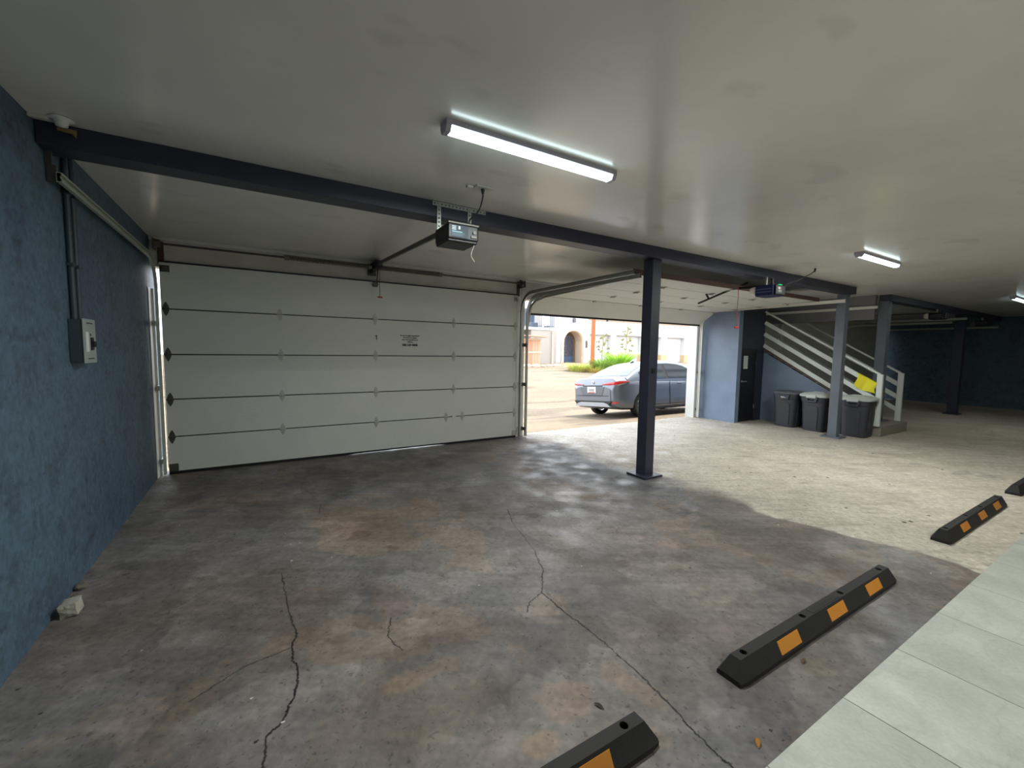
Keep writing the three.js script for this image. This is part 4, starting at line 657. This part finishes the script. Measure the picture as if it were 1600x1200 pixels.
// ------------------------------------------------------------------ the car
{
  const car = thing('sedan_car', 'grey four-door sedan parked outside the open garage door', 'car', [7.42, 0, -8.22]); car.position.y = gy(-8.22) - 0.005; car.rotation.x = -Math.atan(0.085);
  const paint = phys('#686e78', 0.32, { metalness: 0.35, clearcoat: 0.8, clearcoatRoughness: 0.08 }), dark = mat('#141416', 0.6), glass = phys('#2a343c', 0.06), chrome = mat('#d5d8dc', 0.2, { metalness: 0.9 }), redL = phys('#c01a20', 0.2, { clearcoat: 1, emissive: C('#7a0a10'), emissiveIntensity: 0.0 });
  const ST = [[0.0, 0.66, 0.40, 0.76, 0.80], [0.03, 0.74, 0.33, 0.86, 0.90], [0.09, 0.80, 0.27, 0.96, 1.01], [0.16, 0.825, 0.24, 0.975, 1.035], [0.35, 0.855, 0.215, 0.97, 1.04], [0.7, 0.87, 0.2, 0.955, 1.03], [1.2, 0.872, 0.19, 0.94, 1.0], [2.0, 0.872, 0.19, 0.925, 0.98], [2.9, 0.87, 0.19, 0.91, 0.97], [3.35, 0.868, 0.2, 0.89, 0.96], [3.85, 0.85, 0.2, 0.83, 0.88], [4.2, 0.80, 0.22, 0.74, 0.78], [4.4, 0.70, 0.27, 0.64, 0.67], [4.49, 0.54, 0.34, 0.54, 0.56]];
  const sec = ([x, w, b, s, t]) => { const H = s - b, h = [[w * 0.80, b], [w * 0.95, b + 0.067 * H], [w * 0.985, b + 0.19 * H], [w * 0.995, b + 0.37 * H], [w * 0.985, b + 0.66 * H], [w, s - 0.17 * H], [w * 0.985, s - 0.09 * H], [w * 0.93, s - 0.007 * H], [w * 0.82, t - 0.015], [w * 0.45, t]]; return [...h.map(([z, y]) => V(x, y, z)), ...h.slice().reverse().map(([z, y]) => V(x, y, -z))]; };
  // finer stations by interpolation keep the sides smooth
  const fine = []; for (let i = 0; i + 1 < ST.length; i++) { const n = ST[i + 1][0] - ST[i][0] > 0.3 ? 3 : 1; for (let k = 0; k < n; k++) fine.push(ST[i].map((v, j) => v + (ST[i + 1][j] - v) * k / n)); } fine.push(ST[ST.length - 1]);
  const bodyG = loft(fine.map(sec), 0.55); bodyG.deleteAttribute('uv');
  const ev = new Evaluator(); ev.attributes = ['position', 'normal']; ev.useGroups = false;
  let bb = new Brush(bodyG); bb.updateMatrixWorld();
  for (const wx of [0.93, 3.52]) for (const s of [-1, 1]) { const g = new THREE.CylinderGeometry(0.345, 0.345, 0.42, 32).rotateX(Math.PI / 2).toNonIndexed(); g.deleteAttribute('uv'); const c = new Brush(g); c.position.set(wx, 0.31, s * 0.80); c.updateMatrixWorld(); bb = ev.evaluate(bb, c, SUBTRACTION); bb.updateMatrixWorld(); }
  mesh('body', bb.geometry, paint, car);
  mesh('wheel_housing', [0.93, 3.52].map((wx) => bx(wx - 0.36, wx + 0.36, 0.3, 0.66, -0.58, 0.58)), dark, car);
  // greenhouse
  const RY = [[0.42, 1.02], [0.6, 1.10], [0.85, 1.21], [1.15, 1.33], [1.45, 1.415], [1.8, 1.455], [2.15, 1.46], [2.5, 1.435], [2.75, 1.385], [3.0, 1.27], [3.25, 1.11], [3.45, 0.965]];
  const at = (x) => { for (let i = 0; i + 1 < RY.length; i++) if (x <= RY[i + 1][0]) { const t = (x - RY[i][0]) / (RY[i + 1][0] - RY[i][0]); return RY[i][1] + t * (RY[i + 1][1] - RY[i][1]); } return 0.96; };
  const belt = 0.935, bw = 0.835, zs = (x, y) => bw - (y - belt) * 0.52;
  const gsec = (x) => { const y = at(x), e = Math.max(0.02, y - 0.045 - belt), zt = zs(x, belt + e), h = [[bw, belt - 0.05], [bw, belt], [zs(x, belt + e * 0.5), belt + e * 0.5], [zt, belt + e], [zt - 0.05, y - 0.008], [zt * 0.5, y + 0.006]]; return [...h.map(([z, yy]) => V(x, yy, z)), ...h.slice().reverse().map(([z, yy]) => V(x, yy, -z))]; };
  const gx = []; for (let x = 0.42; x <= 3.451; x += 0.101) gx.push(x);
  mesh('roof', loft(gx.map(gsec), 0.6), paint, car);
  const sideGlass = (x0, x1, s, a0 = 0, a1 = 0) => { const rows = []; for (let i = 0; i <= 14; i++) { const x = x0 + (x1 - x0) * i / 14, y1 = Math.max(belt + 0.045, at(x) - 0.085), r = []; for (let k = 0; k <= 4; k++) { const y = belt + 0.03 + (y1 - belt - 0.03) * k / 4; r.push(V(x + (x - x0 < 0.2 ? a0 : 0) * 0, y, s * (zs(x, y) + 0.006))); } rows.push(r); } return quads(s > 0 ? rows : rows.reverse(), false); };
  for (const s of [1, -1]) { mesh('side_window', sideGlass(0.98, 1.86, s), glass, car); mesh('side_window', sideGlass(1.96, 3.06, s), glass, car); mesh('window_trim', sideGlass(0.90, 3.12, s).translate(0, -0.002, -s * 0.003), dark, car); }
  const topGlass = (x0, x1) => { const rows = []; for (let i = 0; i <= 10; i++) { const x = x0 + (x1 - x0) * i / 10, y = at(x), e = y - 0.045 - belt, zt = zs(x, belt + e) - 0.07, r = []; for (let k = 0; k <= 8; k++) { const z = zt * (1 - k / 4); r.push(V(x, y + 0.006 - Math.pow(Math.abs(z / zt), 3) * 0.012 + 0.006, z)); } rows.push(r); } return quads(rows, false); };
  mesh('rear_window', topGlass(0.50, 1.34), glass, car); mesh('windshield', topGlass(2.66, 3.36), glass, car);
  mesh('antenna_fin', loft([[1.42, 0.03], [1.50, 0.05], [1.58, 0.002]].map(([x, h]) => [V(x, at(x), 0.022), V(x, at(x) + h, 0.006), V(x, at(x) + h, -0.006), V(x, at(x), -0.022)])), dark, car);
  // wheels
  for (const wx of [0.93, 3.52]) for (const s of [1, -1]) {
    const w = new THREE.Group(); w.name = 'wheel'; w.position.set(wx, 0.315, s * 0.745); car.add(w);
    mesh('tyre', new THREE.LatheGeometry([[0.205, -0.095], [0.29, -0.1], [0.312, -0.075], [0.315, 0], [0.312, 0.075], [0.29, 0.1], [0.205, 0.095], [0.205, -0.095]].map(([a, b]) => new THREE.Vector2(a, b)), 36).rotateX(Math.PI / 2), dark, w);
    const sp = [new THREE.CylinderGeometry(0.205, 0.205, 0.10, 30, 1, true).rotateX(Math.PI / 2), new THREE.CylinderGeometry(0.19, 0.19, 0.01, 30).rotateX(Math.PI / 2).translate(0, 0, -s * 0.03), cyl(V(0, 0, s * 0.03), V(0, 0, s * 0.085), 0.05, 0.04)]; for (let k = 0; k < 5; k++) { const a = k * Math.PI * 2 / 5; sp.push(bar(V(0, 0, s * 0.07), V(Math.cos(a) * 0.2, Math.sin(a) * 0.2, s * 0.06), 0.045, 0.03, V(0, 0, 1))); } mesh('rim', sp, chrome, w);
  }
  // lamps wrapped around the rear corners
  const plan = [[-0.012, 0.36], [0.0, 0.50], [0.012, 0.62], [0.045, 0.735], [0.10, 0.80], [0.20, 0.836], [0.34, 0.858], [0.45, 0.868]], lo = [0.855, 0.845, 0.838, 0.835, 0.845, 0.865, 0.895, 0.915], hi = [0.865, 0.885, 0.905, 0.918, 0.925, 0.93, 0.93, 0.92];
  for (const s of [1, -1]) {
    const rows = plan.map(([x, z], i) => { const q = [V(x, lo[i], s * (z + 0.008)), V(x - 0.006, (lo[i] + hi[i]) / 2, s * (z + 0.016)), V(x, hi[i], s * (z + 0.008)), V(x + 0.05, hi[i], s * (z - 0.05)), V(x + 0.05, lo[i], s * (z - 0.05))]; return s > 0 ? q : q.reverse(); });
    const l = mesh('tail_lamp', loft(rows, 0.5), redL, car); l.userData.label = 'red wrap-around tail lamp';
    mesh('lamp_inset', loft(plan.slice(3, 7).map(([x, z], i) => { const q = [V(x, lo[i + 3] - 0.022, s * (z + 0.006)), V(x, lo[i + 3] + 0.001, s * (z + 0.010)), V(x + 0.04, lo[i + 3], s * (z - 0.04)), V(x + 0.04, lo[i + 3] - 0.02, s * (z - 0.04))]; return s > 0 ? q : q.reverse(); }), 0.5), chrome, l);
    mesh('bumper_reflector', loft([[0.02, 0.60], [0.035, 0.70], [0.075, 0.775], [0.13, 0.81]].map(([x, z]) => { const q = [V(x - 0.02, 0.385, s * z), V(x - 0.02, 0.42, s * (z + 0.004)), V(x + 0.03, 0.42, s * (z - 0.04)), V(x + 0.03, 0.385, s * (z - 0.04))]; return s > 0 ? q : q.reverse(); }), 0.5), redL, car);
    mesh('mirror', [new RoundedBoxGeometry(0.16, 0.11, 0.20, 3, 0.04).translate(2.98, 1.02, s * 0.97), bx(2.96, 3.06, 0.95, 0.99, s * 0.82, s * 0.92)], s > 0 ? dark : paint, car);
    for (const x of [1.30, 2.32]) mesh('door_handle', bx(x - 0.09, x + 0.09, 0.825, 0.85, s * 0.862, s * 0.892, 0.01), paint, car);
    for (const x of [1.93, 3.02]) mesh('door_seam', bx(x - 0.005, x + 0.005, 0.28, 0.905, s * 0.8655, s * 0.8735), dark, car);
    mesh('sill', bx(1.35, 3.12, 0.185, 0.24, s * 0.80, s * 0.862, 0.02), dark, car); mesh('sill_seam', bx(1.32, 3.14, 0.30, 0.308, s * 0.862, s * 0.8715), dark, car);
  }
  const rear = (pts, x, d, m, n, p = car) => { const g = extr(pts.map(([z, y]) => [z, y]), d, { bevel: 0.004 }); g.rotateY(-Math.PI / 2); g.translate(x, 0, 0); return mesh(n, g, m, p); };
  { const o = sec(ST[0]).map((v) => [v.z, v.y]); rear(o, 0.02, 0.03, paint, 'rear_fascia'); }
  rear([[-0.46, 0.795], [0.46, 0.795], [0.37, 0.585], [-0.37, 0.585]], -0.012, 0.006, phys('#5a606a', 0.4, { metalness: 0.35, clearcoat: 0.5 }), 'plate_recess');
  const pl = rear([[-0.155, 0.795], [0.155, 0.795], [0.155, 0.645], [-0.155, 0.645]], -0.02, 0.01, M.white, 'licence_plate'); rear([[-0.13, 0.665], [0.13, 0.665], [0.13, 0.648], [-0.13, 0.648]], -0.034, 0.003, mat('#c2564e', 0.5), 'plate_band', pl); rear([[-0.09, 0.75], [0.09, 0.75], [0.09, 0.69], [-0.09, 0.69]], -0.034, 0.003, mat('#8d9299', 0.5), 'plate_mark', pl);
  rear([[-0.36, 0.832], [0.36, 0.832], [0.36, 0.818], [-0.36, 0.818]], 0.0, 0.01, dark, 'lamp_bar');
  const em = new THREE.TorusGeometry(0.042, 0.007, 8, 24).rotateY(Math.PI / 2).translate(0.018, 0.905, 0); mesh('emblem', [em, bx(0.01, 0.02, 0.899, 0.911, -0.052, 0.052)], chrome, car);
  rear([[-0.62, 0.36], [0.62, 0.36], [0.70, 0.44], [-0.70, 0.44]], -0.0, 0.02, dark, 'bumper_vent');
  rear([[-0.66, 0.30], [0.66, 0.30], [0.55, 0.37], [0.42, 0.40], [-0.42, 0.40], [-0.55, 0.37]], 0.03, 0.06, mat('#9b9ea3', 0.45, { metalness: 0.4 }), 'diffuser');
  rear([[-0.60, 0.575], [0.60, 0.575], [0.60, 0.567], [-0.60, 0.567]], -0.012, 0.004, dark, 'bumper_seam');
}
scene.traverse((o) => { if (o.isMesh) { o.castShadow = true; o.receiveShadow = true; } });
renderer.render(scene, camera);
